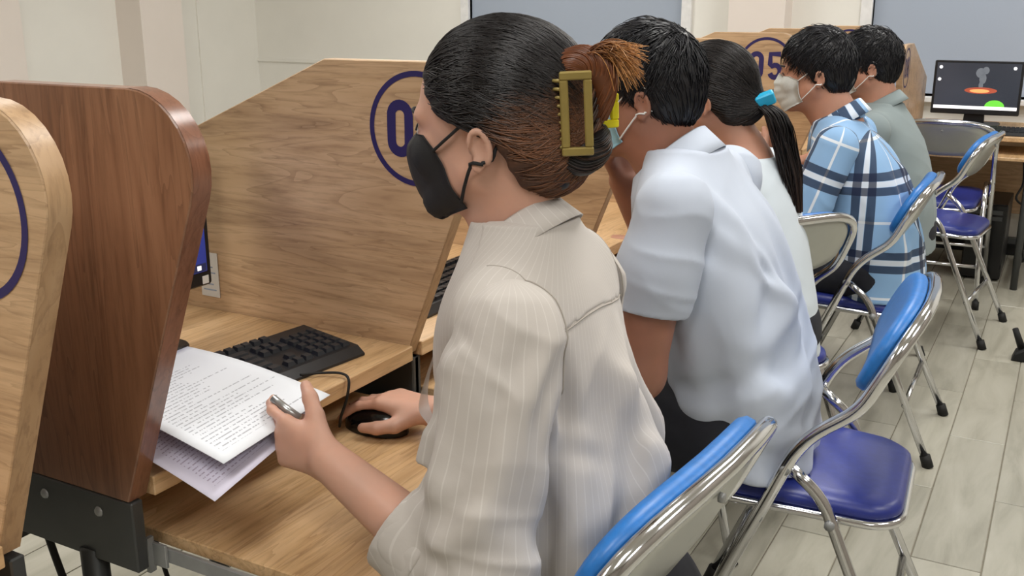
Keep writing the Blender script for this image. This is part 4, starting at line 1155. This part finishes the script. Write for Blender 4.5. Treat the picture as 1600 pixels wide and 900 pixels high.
    for s_ in (-1, 1):
        a, sp_, Q_ = SL[s_]; B2 = Both([(T, post), (Q_, sp_)]); lp = []
        for k in range(40):
            an = math.radians(-75+k*4.9); yy = 1.08+s_*(.128-.10*(.075*math.sin(an))); lp.append((a[0]+.078*math.cos(an), yy, a[2]-.01+.080*math.sin(an)))
        pr = project(B2, lp, .0010, .0010, 6)
        MB().tube([tuple(p-np.array(off)) for p in pr], .0010, 5).build('seam', M['seam'], sh)
    pr = project(Both([(T, ypost)]), [(-.44, y_, .943+.006*math.sin(y_*25)) for y_ in np.linspace(.965, 1.2, 40)], .0002, .0002, 6)
    MB().tube([tuple(p-np.array(off)) for p in pr], .0009, 5).build('seam', M['seam'], sh)
    collar(sh, off, (-.580, 1.08, 1.012), 28, .062, .042, .016, 'blouse', .036, .016, 34)
    # ribbon of the blouse hanging at the chest
    for k, pts in enumerate((((-.668, 1.10, .90), (-.72, 1.13, .865), (-.768, 1.16, .80), (-.790, 1.17, .735), (-.785, 1.18, .70)), ((-.67, 1.12, .89), (-.722, 1.15, .84), (-.755, 1.18, .78), (-.76, 1.20, .71)))):
        pth = np.array(smooth_path(pts, 6)); V = []; F = []
        for i, p in enumerate(pth):
            wv = .016+.008*math.sin(i*.4+k); V += [p+(.3*wv, -wv, .2*wv), p+(0, 0, .004*math.sin(i)), p+(-.3*wv, wv, -.2*wv)]
        for i in range(len(pth)-1):
            for j in (0, 1): b = i*3+j; F.append((b, b+1, b+4, b+3))
        link_mesh('ribbon', np_mesh('ribbon', np.array(V)-np.array(off), np.array(F)), M['ribbon'], sh)
    legs(t, off, (-.45, 1.08, .50), 1.08, ((-.83, .985, .50), (-.83, 1.175, .50)), ((-.80, .985, .09), (-.80, 1.175, .09)), .07, top=.64, top_x=-.045, rx=.105, ry=.14)
    mask(t, off, f, S, [(.099, .008, .050, .052, -.018), (.128, -.020, .046, .059, -.026), (.131, -.036, .038, .062, -.038), (.125, -.062, .031, .063, -.055), (.112, -.090, .024, .060, -.071), (.090, -.108, .015, .050, -.088)], 'mask_black', 'mask_black', 1.05, strap_r=.0022)
    # hair: combed back over the ear into a twist held by a claw clip
    H = Sdf(); cen = np.array((-.016, 0, .036)); rad = np.array((.110, .088, .098))
    H.ell(f.w(*cen), rad, f.R, .02); H.ell(f.w(-.060, 0, -.012), (.060, .069, .066), f.R, .03); H.ell(f.w(-.078, 0, -.026), (.038, .038, .040), f.R, .03)
    def line(zz): return np.interp(zz, [-.12, -.08, -.05, -.03, -.008, .008, .02, .05, .08, .10, .13], [-.072, -.060, -.052, -.048, -.038, .000, .038, .064, .080, .088, .10])
    def hp(P, d):
        q = f.L(P); d = d-.0016*np.sin(q[..., 2]*260+q[..., 0]*90+3*np.sin(q[..., 0]*30)); return smax(d, (q[..., 0]-line(q[..., 2]))*.8, .005)
    def tn(V):
        q = f.L(V.astype(np.float32)); tt = sstep(-q[:, 0], -.03, .06)*sstep(-q[:, 2]-.35*q[:, 0], -.085, .045)*.9
        return {'tint': tt, 'rnd': .3+.15*rng.random(len(V))}
    h = link_mesh('hair', H.mesh(.003, post=hp, off=off, name='hair', attrs=tn), M['hair_base'], t)
    r = rng
    comb('hair_strands', f, H, line, (-.120, 0, .010), 5200, off, 'hair_woman', h, .10, .0010, lambda q: sstep(-q[:, 0], -.03, .06)*sstep(-q[:, 2]-.35*q[:, 0], -.085, .045)*.95, 3, .022)
    # twist: a vertical roll with a loop on top and loose lower knot
    def wrap(name, mat, path, rads, tint, turns, m=70, rs=.0022):
        pth = np.array(smooth_path(path, 8)); K = len(pth); rd = np.interp(np.linspace(0, 1, K), np.linspace(0, 1, len(rads)), rads)
        T_ = np.gradient(pth, axis=0); T_ /= np.linalg.norm(T_, axis=1, keepdims=True); up = np.array((.2, .9, .3)); nn = np.cross(T_, up); nn /= np.linalg.norm(nn, axis=1, keepdims=True); bb = np.cross(T_, nn)
        Q = np.zeros((m, K, 3))
        for i in range(m):
            ph = 2*math.pi*i/m+np.linspace(0, turns*2*math.pi, K)+r.normal()*.1; rr = rd*(.95+.13*r.random()); Q[i] = pth+(nn*np.cos(ph)[:, None]+bb*np.sin(ph)[:, None])*rr[:, None]
        link_mesh(name, strands_mesh(name, f.W(Q.reshape(-1, 3)).reshape(Q.shape), np.full((m, K), rs)*np.interp(np.linspace(0, 1, K), [0, .1, .9, 1], [.4, 1, 1, .4])[None], np.full((m, K), tint)+np.linspace(-.05, .15, K)[None], off), M[mat], h)
        core = Sdf(); 
        for i in range(0, K-4, 4): core.cone(f.w(*pth[i]), f.w(*pth[min(i+4, K-1)]), max(rd[i]*.86, .003), max(rd[min(i+4, K-1)]*.86, .003), .01)
        link_mesh(name+'_core', core.mesh(.0035, off=off, name=name, attrs=lambda V: {'tint': np.full(len(V), tint), 'rnd': np.full(len(V), .3)}), M[mat], h)
    wrap('hair_twist', 'hair_woman', [(-.088, 0, -.055), (-.104, 0, -.030), (-.112, 0, .012), (-.112, 0, .046), (-.104, 0, .070)], [.012, .021, .024, .023, .016], .62, .6)
    wrap('hair_loop', 'hair_tips', [(-.098, .022, .054), (-.106, .020, .074), (-.124, .010, .079), (-.138, .0, .068), (-.142, -.004, .046), (-.134, -.004, .014)], [.011, .016, .018, .016, .013, .009], .06, .5, 90, .0013)
    wrap('hair_knot', 'hair_woman', [(-.094, .022, -.014), (-.108, .025, -.028), (-.124, .016, -.030), (-.134, .002, -.018), (-.134, -.01, .0)], [.011, .016, .018, .016, .010], .40, .7, 80, .0014)
    wrap('hair_tail', 'hair_woman', [(-.084, .022, -.020), (-.094, .025, -.040), (-.098, .023, -.054), (-.094, .020, -.062)], [.009, .0115, .010, .004], .05, .4, 50, .0013)
    m, K = 260, 9; Q = np.zeros((m, K, 3))
    for i in range(m):
        a = r.random(); p0 = np.array((-.122-.012*r.random(), .010*r.normal(), .082+.010*r.random())); p1 = p0+np.array((-.022, .006*r.normal(), .014+.006*r.normal())); p2 = np.array((-.162-.022*r.random(), .016*r.normal()-.01, .074+.024*r.random()-.036*a*a))
        for k in range(K): s_ = k/(K-1); Q[i, k] = p0*(1-s_)**2+2*p1*s_*(1-s_)+p2*s_*s_
    link_mesh('hair_ends', strands_mesh('hair_ends', f.W(Q.reshape(-1, 3)).reshape(Q.shape), np.linspace(.0009, .0003, K)[None].repeat(m, 0), np.tile(np.linspace(.35, 1.0, K), (m, 1)), off), M['hair_tips'], h)
    # claw clip: two rectangular jaws with teeth, one facing the camera, one on the far side
    def jaw(name, mat, org, yaw, w_, hgt):
        o = MB(); b = .0095; th = .004
        o.box(-w_/2, w_/2, -th, th, hgt/2-b, hgt/2, .0015).box(-w_/2, w_/2, -th, th, -hgt/2, -hgt/2+b, .0015)
        o.box(-w_/2, -w_/2+b, -th, th, -hgt/2+b, hgt/2-b, .0015).box(w_/2-b, w_/2, -th, th, -hgt/2+b, hgt/2-b, .0015)
        ob = o.build(name, M[mat], h); k_ = f.w(*org)-np.array(off); ob.location = k_; ob.rotation_euler = (math.radians(3), math.radians(-3), math.radians(yaw))
        tt = MB()
        for k in range(9):
            zc = -hgt/2+.010+k*(hgt-.02)/8; tt.tube([(-w_/2+.002, .0, zc), (-w_/2-.006, .004, zc), (-w_/2-.010, .014, zc)], [.0022, .0020, .001], 6)
        tb = tt.build('clip_teeth', M[mat], t); bpy.data.objects.remove(tb) if False else None
        tb.parent = h; tb.location = ob.location; tb.rotation_euler = ob.rotation_euler
        return ob
    jaw('hair_clip', 'gold', (-.128, .047, .024), 24, .036, .094)
    jaw('hair_clip', 'yellow', (-.140, -.016, .022), 40, .026, .040)
    return t, f, wrL, tips
W1_, F1, wrL1, tips1 = woman1()

# sheets in her left hand
def sheet(c0, c1, c2, sag, mat, label):
    """c0 corner, c1 along the short side, c2 along the long side (world)"""
    c0, c1, c2 = map(np.array, (c0, c1, c2)); n, m = 12, 16; V = []; U = []; W_ = []
    e1, e2 = c1-c0, c2-c0
    for j in range(m+1):
        for i in range(n+1):
            u, v = i/n, j/m; p = c0+e1*u+e2*v; p = p+np.array((0, 0, sag(u, v))); V.append(p); U.append(u*.21); W_.append(v*.297)
    id_ = np.arange((n+1)*(m+1)).reshape(m+1, n+1); q = np.stack([id_[:-1, :-1], id_[:-1, 1:], id_[1:, 1:], id_[1:, :-1]], -1).reshape(-1, 4)
    V = np.array(V); c = V.mean(0); o = link_mesh('paper_sheet', np_mesh('paper_sheet', V-c, q, True, {'u': U, 'v': W_}), M[mat], None, tuple(c))
    md = o.modifiers.new('s', 'SOLIDIFY'); md.thickness = .0004
    return setp(o, label, 'paper', 'printed sheets')
sheet((-.805, .780, .803), (-.817, .990, .803), (-1.100, .815, .806), lambda u, v: .010*math.sin(v*2.5)-.010*(1-u)*(1-v), 'paper', 'upper white printed sheet held by the woman in cream')
sheet((-.800, .757, .757), (-.812, .962, .790), (-1.075, .80, .778), lambda u, v: .006*math.sin(v*3), 'paper2', 'lower lilac-tinted printed sheet below the upper one')
PEN = [(-.834, .899, .827), (-.815, .900, .816), (-.795, .902, .806)]
o = MB().tube(PEN, [.0050, .0055, .0055], 10).build('pen', M['silver']); setp(o, 'silver pen between thumb and index finger of the left hand', 'pen')

# ---- 2. man in the pale blue short-sleeved shirt
def man2():
    base = (-.42, 1.72, 0); t = person(base, 'man in a pale blue short-sleeved shirt, light blue mask and spectacles'); off = base
    f = Frame((-.660, 1.70, 1.144), yaw=4, pitch=8, size=.97)
    shL, elL, wrL = (-.535, 1.515, .965), (-.565, 1.475, .69), (-.79, 1.53, .775)
    shR, elR, wrR = (-.555, 1.915, .965), (-.690, 1.935, .790), (-.735, 1.80, .965)
    S = Sdf(); add_head(S, f, True)
    S.cone(f.w(-.026, 0, -.05), (-.595, 1.71, .985), .060, .050, .03); S.cone(f.w(.0, 0, -.07), (-.605, 1.71, .985), .052, .05, .02)
    S.cone((-.555, 1.55, .945), (-.560, 1.88, .945), .038, .038, .05); S.loft([(.55, -.45, 1.71, .08, .12), (.80, -.51, 1.71, .08, .13), (.93, -.56, 1.71, .06, .11), (.98, -.59, 1.71, .04, .06)], 0, .04)
    add_arm(S, shL, elL, wrL, (.050, .046, .042, .030)); add_arm(S, shR, elR, wrR, (.050, .046, .042, .030))
    add_hand(S, wrL, (-1, .1, -.1), (0, -.3, 1), True, (.3, .3, .3, .3)); add_hand(S, wrR, (-.1, -.55, .8), (-.9, .1, -.1), False, (.6, .7, .8, .8))
    sdf_part(S, 'body', M['skin_tan'], t, .0038, off, clip=((-1.2, 1.2, .55), (0, 2.2, 1.4)))
    T = Sdf(); T.loft([(.455, -.432, 1.71, .120, .145), (.52, -.430, 1.71, .126, .150), (.60, -.438, 1.71, .130, .158), (.70, -.460, 1.71, .130, .170), (.80, -.488, 1.71, .124, .178), (.90, -.520, 1.71, .118, .182), (.96, -.540, 1.71, .102, .168), (1.0, -.564, 1.71, .080, .115), (1.05, -.578, 1.71, .067, .076)], 0, .03, 2.3)
    T.cone((-.545, 1.545, .965), (-.557, 1.885, .965), .055, .055, .05); T.cone((-.55, 1.56, .980), (-.575, 1.67, 1.0), .04, .046, .04); T.cone((-.555, 1.86, .980), (-.575, 1.75, 1.0), .04, .046, .04)
    def post(P, d):
        z = P[..., 2]; a = np.arctan2(P[..., 1]-1.72, P[..., 0]+.48); lo = sstep(-z, -.98, -.70)
        d = d-.016*wrinkle(P, 22., 3, ((.7, .2, .8), (.3, .9, -.6), (.5, -.6, .7)))*(.3+.7*lo)-.005*lo*np.sin(a*6+2*np.sin(a*3+z*6))-.010*sstep(-z, -.60, -.48)*np.sin(a*9+z*8)
        hem = .478+.006*np.sin(a*5)+.11*sstep(-P[..., 0], .45, .60)
        nk = np.sqrt((P[..., 0]+.590+(z-1.03)*.3)**2+(P[..., 1]-1.71)**2)-.064
        d = creases(P, d, 14, 14, ((-.46, 1.53, .62), (-.30, 1.75, .88)), (.25, .2, 1), .35, .15, .022, .010)
        d = creases(P, d, 12, 16, ((-.50, 1.52, .50), (-.32, 1.70, .62)), (1, .2, -.3), .3, .13, .022, .008)
        d = creases(P, d, 6, 18, ((-.52, 1.55, .85), (-.42, 1.62, .98)), (.5, .4, -1), .3, .11, .018, .009); d = smax(d, np.where(z > .985, -nk, -1), .006)
        return smax(d, hem-z, .006)
    sh = sdf_part(T, 'shirt', M['shirt_blue'], t, .0055, off, post=post)
    for s_, (a, e) in zip((-1, 1), ((shL, elL), (shR, elR))):
        a, e = np.array(a), np.array(e); Q = Sdf(); cu = a+(e-a)*(.60 if s_ < 0 else .7); Q.cone(a+np.array((.004, -s_*.014, .004)), a*.4+cu*.6, .066, .066, .03); Q.cone(a*.4+cu*.6, cu+(cu-a)*.15, .066, .067, .03)
        ua = nrm_(e-a).astype(np.float32)
        def sp(P, d, a=a, cu=cu, ua=ua, s_=s_):
            d = d-.011*wrinkle(P, 28., 31+s_, ((.4, .2, 1), (.9, .2, .4), (-.3, .5, 1)))
            d = smax(d, (P-cu.astype(np.float32))@ua, .003)
            hollow = -(d+.008); deep = (P-(cu-.06*ua).astype(np.float32))@ua
            d = np.where(deep > 0, smax(d, hollow, .002), d)
            return smax(d, (1.715+s_*.155-P[..., 1])*s_-.12*(P[..., 2]-.94), .004)
        sdf_part(Q, 'sleeve', M['shirt_blue'], sh, .0042, off, post=sp)
    collar(sh, off, (-.592, 1.708, 1.008), 28, .072, .054, .018, 'shirt_blue', .050, .030, 26)
    legs(t, off, (-.44, 1.71, .525), 1.71, ((-.86, 1.60, .53), (-.86, 1.84, .53)), ((-.84, 1.60, .09), (-.84, 1.84, .09)), .080, top=.60, rx=.085, ry=.125)
    short_hair(t, off, f, 'hair_black', 1900, .020, 11, .02)
    mask(t, off, f, S, SURG, 'mask_blue', 'white_strap', 1.5, .0022)
    g = MB()
    for s_ in (-1, 1):
        g.tube([tuple(f.w(.112+.003*math.cos(q), s_*(.034+.025*math.cos(q)), .004+.019*math.sin(q))-np.array(off)) for q in np.linspace(0, 2*math.pi, 25)[:-1]], .0014, 6, closed=True)
        g.tube(smooth_path([tuple(f.w(*p)-np.array(off)) for p in ((.110, s_*.060, .010), (.06, s_*.074, .012), (.0, s_*.082, .016), (-.03, s_*.079, .0))], 4), .0014, 6)
    g.tube([tuple(f.w(.114, -.009, .008)-np.array(off)), tuple(f.w(.117, 0, .011)-np.array(off)), tuple(f.w(.114, .009, .008)-np.array(off))], .0014, 6)
    g.build('spectacles', M['gold_metal'], t)
    t.location.x -= .036; t.location.y += .075
man2()

# ---- 3. ponytailed person in white
def person3():
    base = (-.62, 2.40, 0); t = person(base, 'person in a white top with a dark ponytail and cyan clip'); off = base
    f = Frame((-.765, 2.385, 1.092), yaw=-6, pitch=8, size=.98)
    shL, elL, wrL = (-.665, 2.235, .895), (-.72, 2.18, .70), (-.90, 2.28, .74); shR, elR, wrR = (-.665, 2.545, .895), (-.72, 2.59, .70), (-.90, 2.50, .74)
    S = Sdf(); add_head(S, f)
    S.cone(f.w(-.03, 0, -.05), (-.665, 2.39, .95), .050, .056, .03); S.cone((-.665, 2.26, .90), (-.665, 2.52, .90), .05, .05, .05)
    S.loft([(.5, -.60, 2.39, .08, .11), (.8, -.65, 2.39, .085, .13), (.93, -.665, 2.39, .06, .10)], 0, .04)
    for a, e, w_, l in ((shL, elL, wrL, True), (shR, elR, wrR, False)): add_arm(S, a, e, w_, (.042, .036, .032, .025)); add_hand(S, w_, (-1, 0, 0), (0, 0, 1), l, (.3, .3, .3, .3), None, .9)
    sdf_part(S, 'body', M['skin_mid'], t, .0046, off, clip=((-1.3, 2., .5), (-.2, 2.8, 1.3)))
    T = Sdf(); T.loft([(.48, -.60, 2.39, .135, .175), (.60, -.61, 2.39, .130, .175), (.75, -.635, 2.39, .122, .170), (.86, -.655, 2.39, .108, .160), (.92, -.665, 2.39, .085, .13), (.965, -.672, 2.39, .062, .075)], 0, .03)
    T.cone((-.665, 2.25, .905), (-.665, 2.53, .905), .055, .055, .04)
    for a, e in ((shL, elL), (shR, elR)): T.cone(a, np.array(a)*.35+np.array(e)*.65, .060, .062, .03)
    sdf_part(T, 'shirt', M['shirt_white'], t, .006, off, post=lambda P, d: smax(d-.006*wrinkle(P, 28., 9), P[..., 2]-.958, .006))
    legs(t, off, (-.60, 2.39, .51), 2.39, ((-.96, 2.30, .51), (-.96, 2.48, .51)), ((-.94, 2.30, .09), (-.94, 2.48, .09)), .07, top=.58)
    H = Sdf(); cen = np.array((-.014, 0, .034)); rad = np.array((.108, .088, .098)); H.ell(f.w(*cen), rad*f.s, f.R, .02); H.ell(f.w(-.062, 0, -.020), np.array((.056, .066, .066))*f.s, f.R, .03); H.ell(f.w(-.105, 0, -.03), np.array((.03, .03, .03)), f.R, .03)
    def line(zz): return np.interp(zz, [-.12, -.08, -.05, -.02, .008, .03, .06, .09, .13], [-.062, -.050, -.040, -.02, .03, .055, .075, .085, .10])
    h = link_mesh('hair', H.mesh(.0045, off=off, name='hair', post=lambda P, d: smax(d, (f.L(P)[..., 0]-line(f.L(P)[..., 2]))*.8, .005), attrs=lambda V: {'tint': np.zeros(len(V)), 'rnd': np.full(len(V), .3)}), M['hair_base'], t)
    r = rng; tie = np.array((-.122, 0, -.022))
    comb('hair_strands', f, H, line, tie, 2600, off, 'hair_dark', h, .09, .0013, None, 8, .008)
    m, N = 420, 14; P = np.zeros((m, N, 3)); tw = f.w(*tie)
    path = np.array(smooth_path([tuple(tw), tuple(tw+(.042, 0, -.03)), tuple(tw+(.062, .01, -.09)), tuple(tw+(.085, .015, -.17)), tuple(tw+(.10, .02, -.255))], 4)); path = path[np.linspace(0, len(path)-1, N).astype(int)]; wd = np.interp(np.linspace(0, 1, N), [0, .12, .4, .75, 1], [.010, .024, .034, .032, .016])
    for i in range(m):
        a, q = r.random()*6.283, math.sqrt(r.random())
        o_ = np.stack([wd*q*math.cos(a)*.7, wd*q*math.sin(a)*1.1, wd*0], 1)+np.stack([.006*np.sin(np.linspace(0, 5, N)+i), .004*np.cos(np.linspace(0, 4, N)+i*2), 0*wd], 1)
        P[i] = path+o_
    link_mesh('ponytail', strands_mesh('ponytail', P, np.linspace(.0019, .0008, N)[None].repeat(m, 0), np.tile(np.linspace(.1, .8, N), (m, 1)), off), M['hair_dark'], h)
    b = MB().prism(rrect(.046, .030, .006), 'x', -.011, .011, .003).build('hair_clip', M['cyan'], h); b.location = tw-np.array(off)+(.018, -.012, .006); b.rotation_euler = (math.radians(24), math.radians(20), math.radians(-62))
person3()

# ---- 4. man in the plaid shirt
def man4():
    base = (-.45, 3.06, 0); t = person(base, 'man in a blue and navy plaid shirt with a pale grey mask'); off = base
    f = Frame((-.672, 3.06, 1.108), yaw=6, pitch=4)
    shL, elL, wrL = (-.565, 2.885, .905), (-.640, 2.850, .675), (-.800, 2.93, .835); shR, elR, wrR = (-.575, 3.255, .905), (-.66, 3.30, .68), (-.815, 3.12, .84)
    S = Sdf(); add_head(S, f, True); S.cone(f.w(-.026, 0, -.05), (-.585, 3.07, .955), .058, .064, .03); S.cone(f.w(.0, 0, -.07), (-.60, 3.07, .95), .05, .06, .02)
    S.cone((-.57, 2.91, .91), (-.575, 3.23, .91), .05, .05, .05); S.loft([(.52, -.46, 3.07, .09, .13), (.75, -.52, 3.07, .10, .14), (.92, -.57, 3.07, .075, .13)], 0, .04)
    add_arm(S, shL, elL, wrL, (.048, .042, .038, .028)); add_arm(S, shR, elR, wrR, (.048, .042, .038, .028))
    add_hand(S, wrL, (-.5, .45, .55), (-.5, -.8, .1), True, (.8, .8, .8, .8)); add_hand(S, wrR, (-.4, -.5, .5), (-.6, .7, .1), False, (.8, .8, .8, .8))
    sdf_part(S, 'body', M['skin_mid'], t, .0046, off, clip=((-1.3, 2.6, .52), (0, 3.6, 1.35)))
    for s_ in (-1, 1):
        MB().tube(smooth_path([tuple(f.w(.0965-.012*max(0, q)**2-.004*abs(q), s_*(.030+q*.021), .0245+.002*(1-q*q))-np.array(off)) for q in np.linspace(-1, 1, 7)], 3), .0028, 5).build('eyebrow', M['rubber'], t)
        MB().tube(smooth_path([tuple(f.w(.091-.5*abs(q)*.012, s_*(.031+q*.016), .005-.005*q*q)-np.array(off)) for q in np.linspace(-1, 1, 7)], 3), .0017, 5).build('eyelash', M['rubber'], t)
    T = Sdf(); T.loft([(.460, -.432, 3.07, .128, .160), (.52, -.434, 3.07, .130, .162), (.62, -.450, 3.07, .130, .168), (.72, -.480, 3.07, .130, .178), (.82, -.520, 3.07, .126, .186), (.90, -.555, 3.07, .110, .172), (.945, -.585, 3.07, .078, .115), (.965, -.595, 3.07, .066, .080)], 0, .03, 2.3)
    T.cone((-.565, 2.915, .912), (-.575, 3.225, .912), .055, .055, .05); T.cone((-.57, 2.93, .920), (-.595, 3.03, .95), .04, .045, .04); T.cone((-.575, 3.21, .920), (-.595, 3.11, .95), .04, .045, .04)
    def post(P, d):
        z = P[..., 2]; d = creases(P, d, 12, 24, ((-.46, 2.90, .52), (-.34, 3.15, .85)), (.3, .2, 1), .5, .12, .02, .009); d = d-.013*wrinkle(P, 26., 13)*(.3+.7*sstep(-z, -.95, -.7)); nk = np.sqrt((P[..., 0]+.592+(z-.98)*.3)**2+(P[..., 1]-3.07)**2)-.060
        return smax(d, np.where(z > .935, -nk, -1), .006)
    sh = sdf_part(T, 'shirt', M['shirt_plaid'], t, .006, off, post=post, attrs=uv_torso(-.50, 3.07))
    for s_, (a, e, w_) in zip((-1, 1), ((shL, elL, wrL), (shR, elR, wrR))):
        a, e, w_ = map(np.array, (a, e, w_)); Q = Sdf(); cu = e+(w_-e)*.55; Q.cone(a+np.array((.004, -s_*.012, .004)), e, .064, .060, .03); Q.cone(e, cu, .060, .050, .03); ax = nrm_(w_-e).astype(np.float32)
        ua = nrm_(e-a).astype(np.float32)
        def sp(P, d, cu=cu, ax=ax, s_=s_, a=a, ua=ua):
            d = smax(d-.012*wrinkle(P, 36., 41+s_), np.where((P-a.astype(np.float32))@ua > .13, (P-cu.astype(np.float32))@ax, -1.), .004); return smax(d, (3.07+s_*.142-P[..., 1])*s_-.12*(P[..., 2]-.89), .004)
        def uva(V, a=a, e=e, w_=w_):
            d1, d2 = nrm_(e-a), nrm_(w_-e); q = V-a; al = np.linalg.norm(e-a); t1 = q@d1; n = nrm_(np.cross(d1, (1, 0, .2))); m = np.cross(d1, n)
            return {'u': np.arctan2(q@m, q@n)*.062+.5, 'v': t1+.05}
        sdf_part(Q, 'sleeve', M['shirt_plaid'], sh, .005, off, post=sp, attrs=uva)
    cl = collar(sh, off, (-.594, 3.068, .968), 22, .072, .045, .012, 'shirt_plaid', .045, .03, 26)
    V = np.zeros(len(cl.data.vertices)*3, np.float32); cl.data.vertices.foreach_get('co', V); V = V.reshape(-1, 3)
    for k, v in (('u', V[:, 1]+.5), ('v', V[:, 0]+V[:, 2]+.2)): a_ = cl.data.attributes.new(k, 'FLOAT', 'POINT'); a_.data.foreach_set('value', v.astype(np.float32))
    legs(t, off, (-.43, 3.07, .51), 3.07, ((-.85, 2.96, .52), (-.85, 3.18, .52)), ((-.83, 2.96, .09), (-.83, 3.18, .09)), .075, top=.58, rx=.075, ry=.11)
    short_hair(t, off, f, 'hair_black', 1600, .022, 17, .02)
    mask(t, off, f, S, SURG, 'mask_grey', 'white_strap', 1.5, .0022)
    t.location.x -= .020; t.location.y += .10
man4()

# ---- 5. man in the grey shirt
def man5():
    base = (-.55, 3.76, 0); t = person(base, 'man in a grey-green shirt seated beyond the plaid shirt'); off = base
    f = Frame((-.650, 3.755, 1.100), yaw=8, pitch=4)
    shL, elL, wrL = (-.585, 3.575, .895), (-.66, 3.54, .67), (-.85, 3.62, .74); shR, elR, wrR = (-.585, 3.945, .895), (-.66, 3.98, .67), (-.85, 3.9, .74)
    S = Sdf(); add_head(S, f, True); S.cone(f.w(-.026, 0, -.05), (-.585, 3.76, .95), .060, .066, .03)
    S.cone((-.585, 3.60, .90), (-.585, 3.92, .90), .05, .05, .05); S.loft([(.52, -.50, 3.76, .09, .13), (.75, -.54, 3.76, .10, .14), (.92, -.58, 3.76, .075, .13)], 0, .04)
    for a, e, w_, l in ((shL, elL, wrL, True), (shR, elR, wrR, False)): add_arm(S, a, e, w_, (.048, .042, .038, .028)); add_hand(S, w_, (-1, 0, 0), (0, 0, 1), l)
    sdf_part(S, 'body', M['skin_mid'], t, .005, off, clip=((-1.3, 3.4, .52), (0, 4.2, 1.35)))
    T = Sdf(); T.loft([(.47, -.49, 3.76, .125, .178), (.62, -.505, 3.76, .130, .188), (.74, -.53, 3.76, .130, .188), (.84, -.556, 3.76, .122, .184), (.90, -.575, 3.76, .105, .168), (.945, -.586, 3.76, .085, .125), (.975, -.592, 3.76, .070, .080)], 0, .03, 2.3)
    T.cone((-.58, 3.61, .905), (-.58, 3.91, .905), .056, .056, .05)
    sh = sdf_part(T, 'shirt', M['shirt_grey'], t, .006, off, post=lambda P, d: d-.007*wrinkle(P, 26., 19))
    for s_, (a, e) in zip((-1, 1), ((shL, elL), (shR, elR))):
        a, e = np.array(a), np.array(e); Q = Sdf(); cu = a+(e-a)*.7; Q.cone(a, cu, .064, .066, .03); ua = nrm_(e-a).astype(np.float32)
        sdf_part(Q, 'sleeve', M['shirt_grey'], sh, .006, off, post=lambda P, d, cu=cu, ua=ua: smax(d-.006*wrinkle(P, 30., 4), (P-cu.astype(np.float32))@ua, .004))
    collar(sh, off, (-.594, 3.76, .958), 20, .073, .042, .012, 'shirt_grey', .040, .02, 26)
    legs(t, off, (-.50, 3.76, .51), 3.76, ((-.90, 3.66, .52), (-.90, 3.86, .52)), ((-.88, 3.66, .09), (-.88, 3.86, .09)), .08, top=.6)
    short_hair(t, off, f, 'hair_black', 1500, .016, 23, .02)
    mask(t, off, f, S, SURG, 'mask_grey', 'white_strap', 1.5, .0022)
man5()
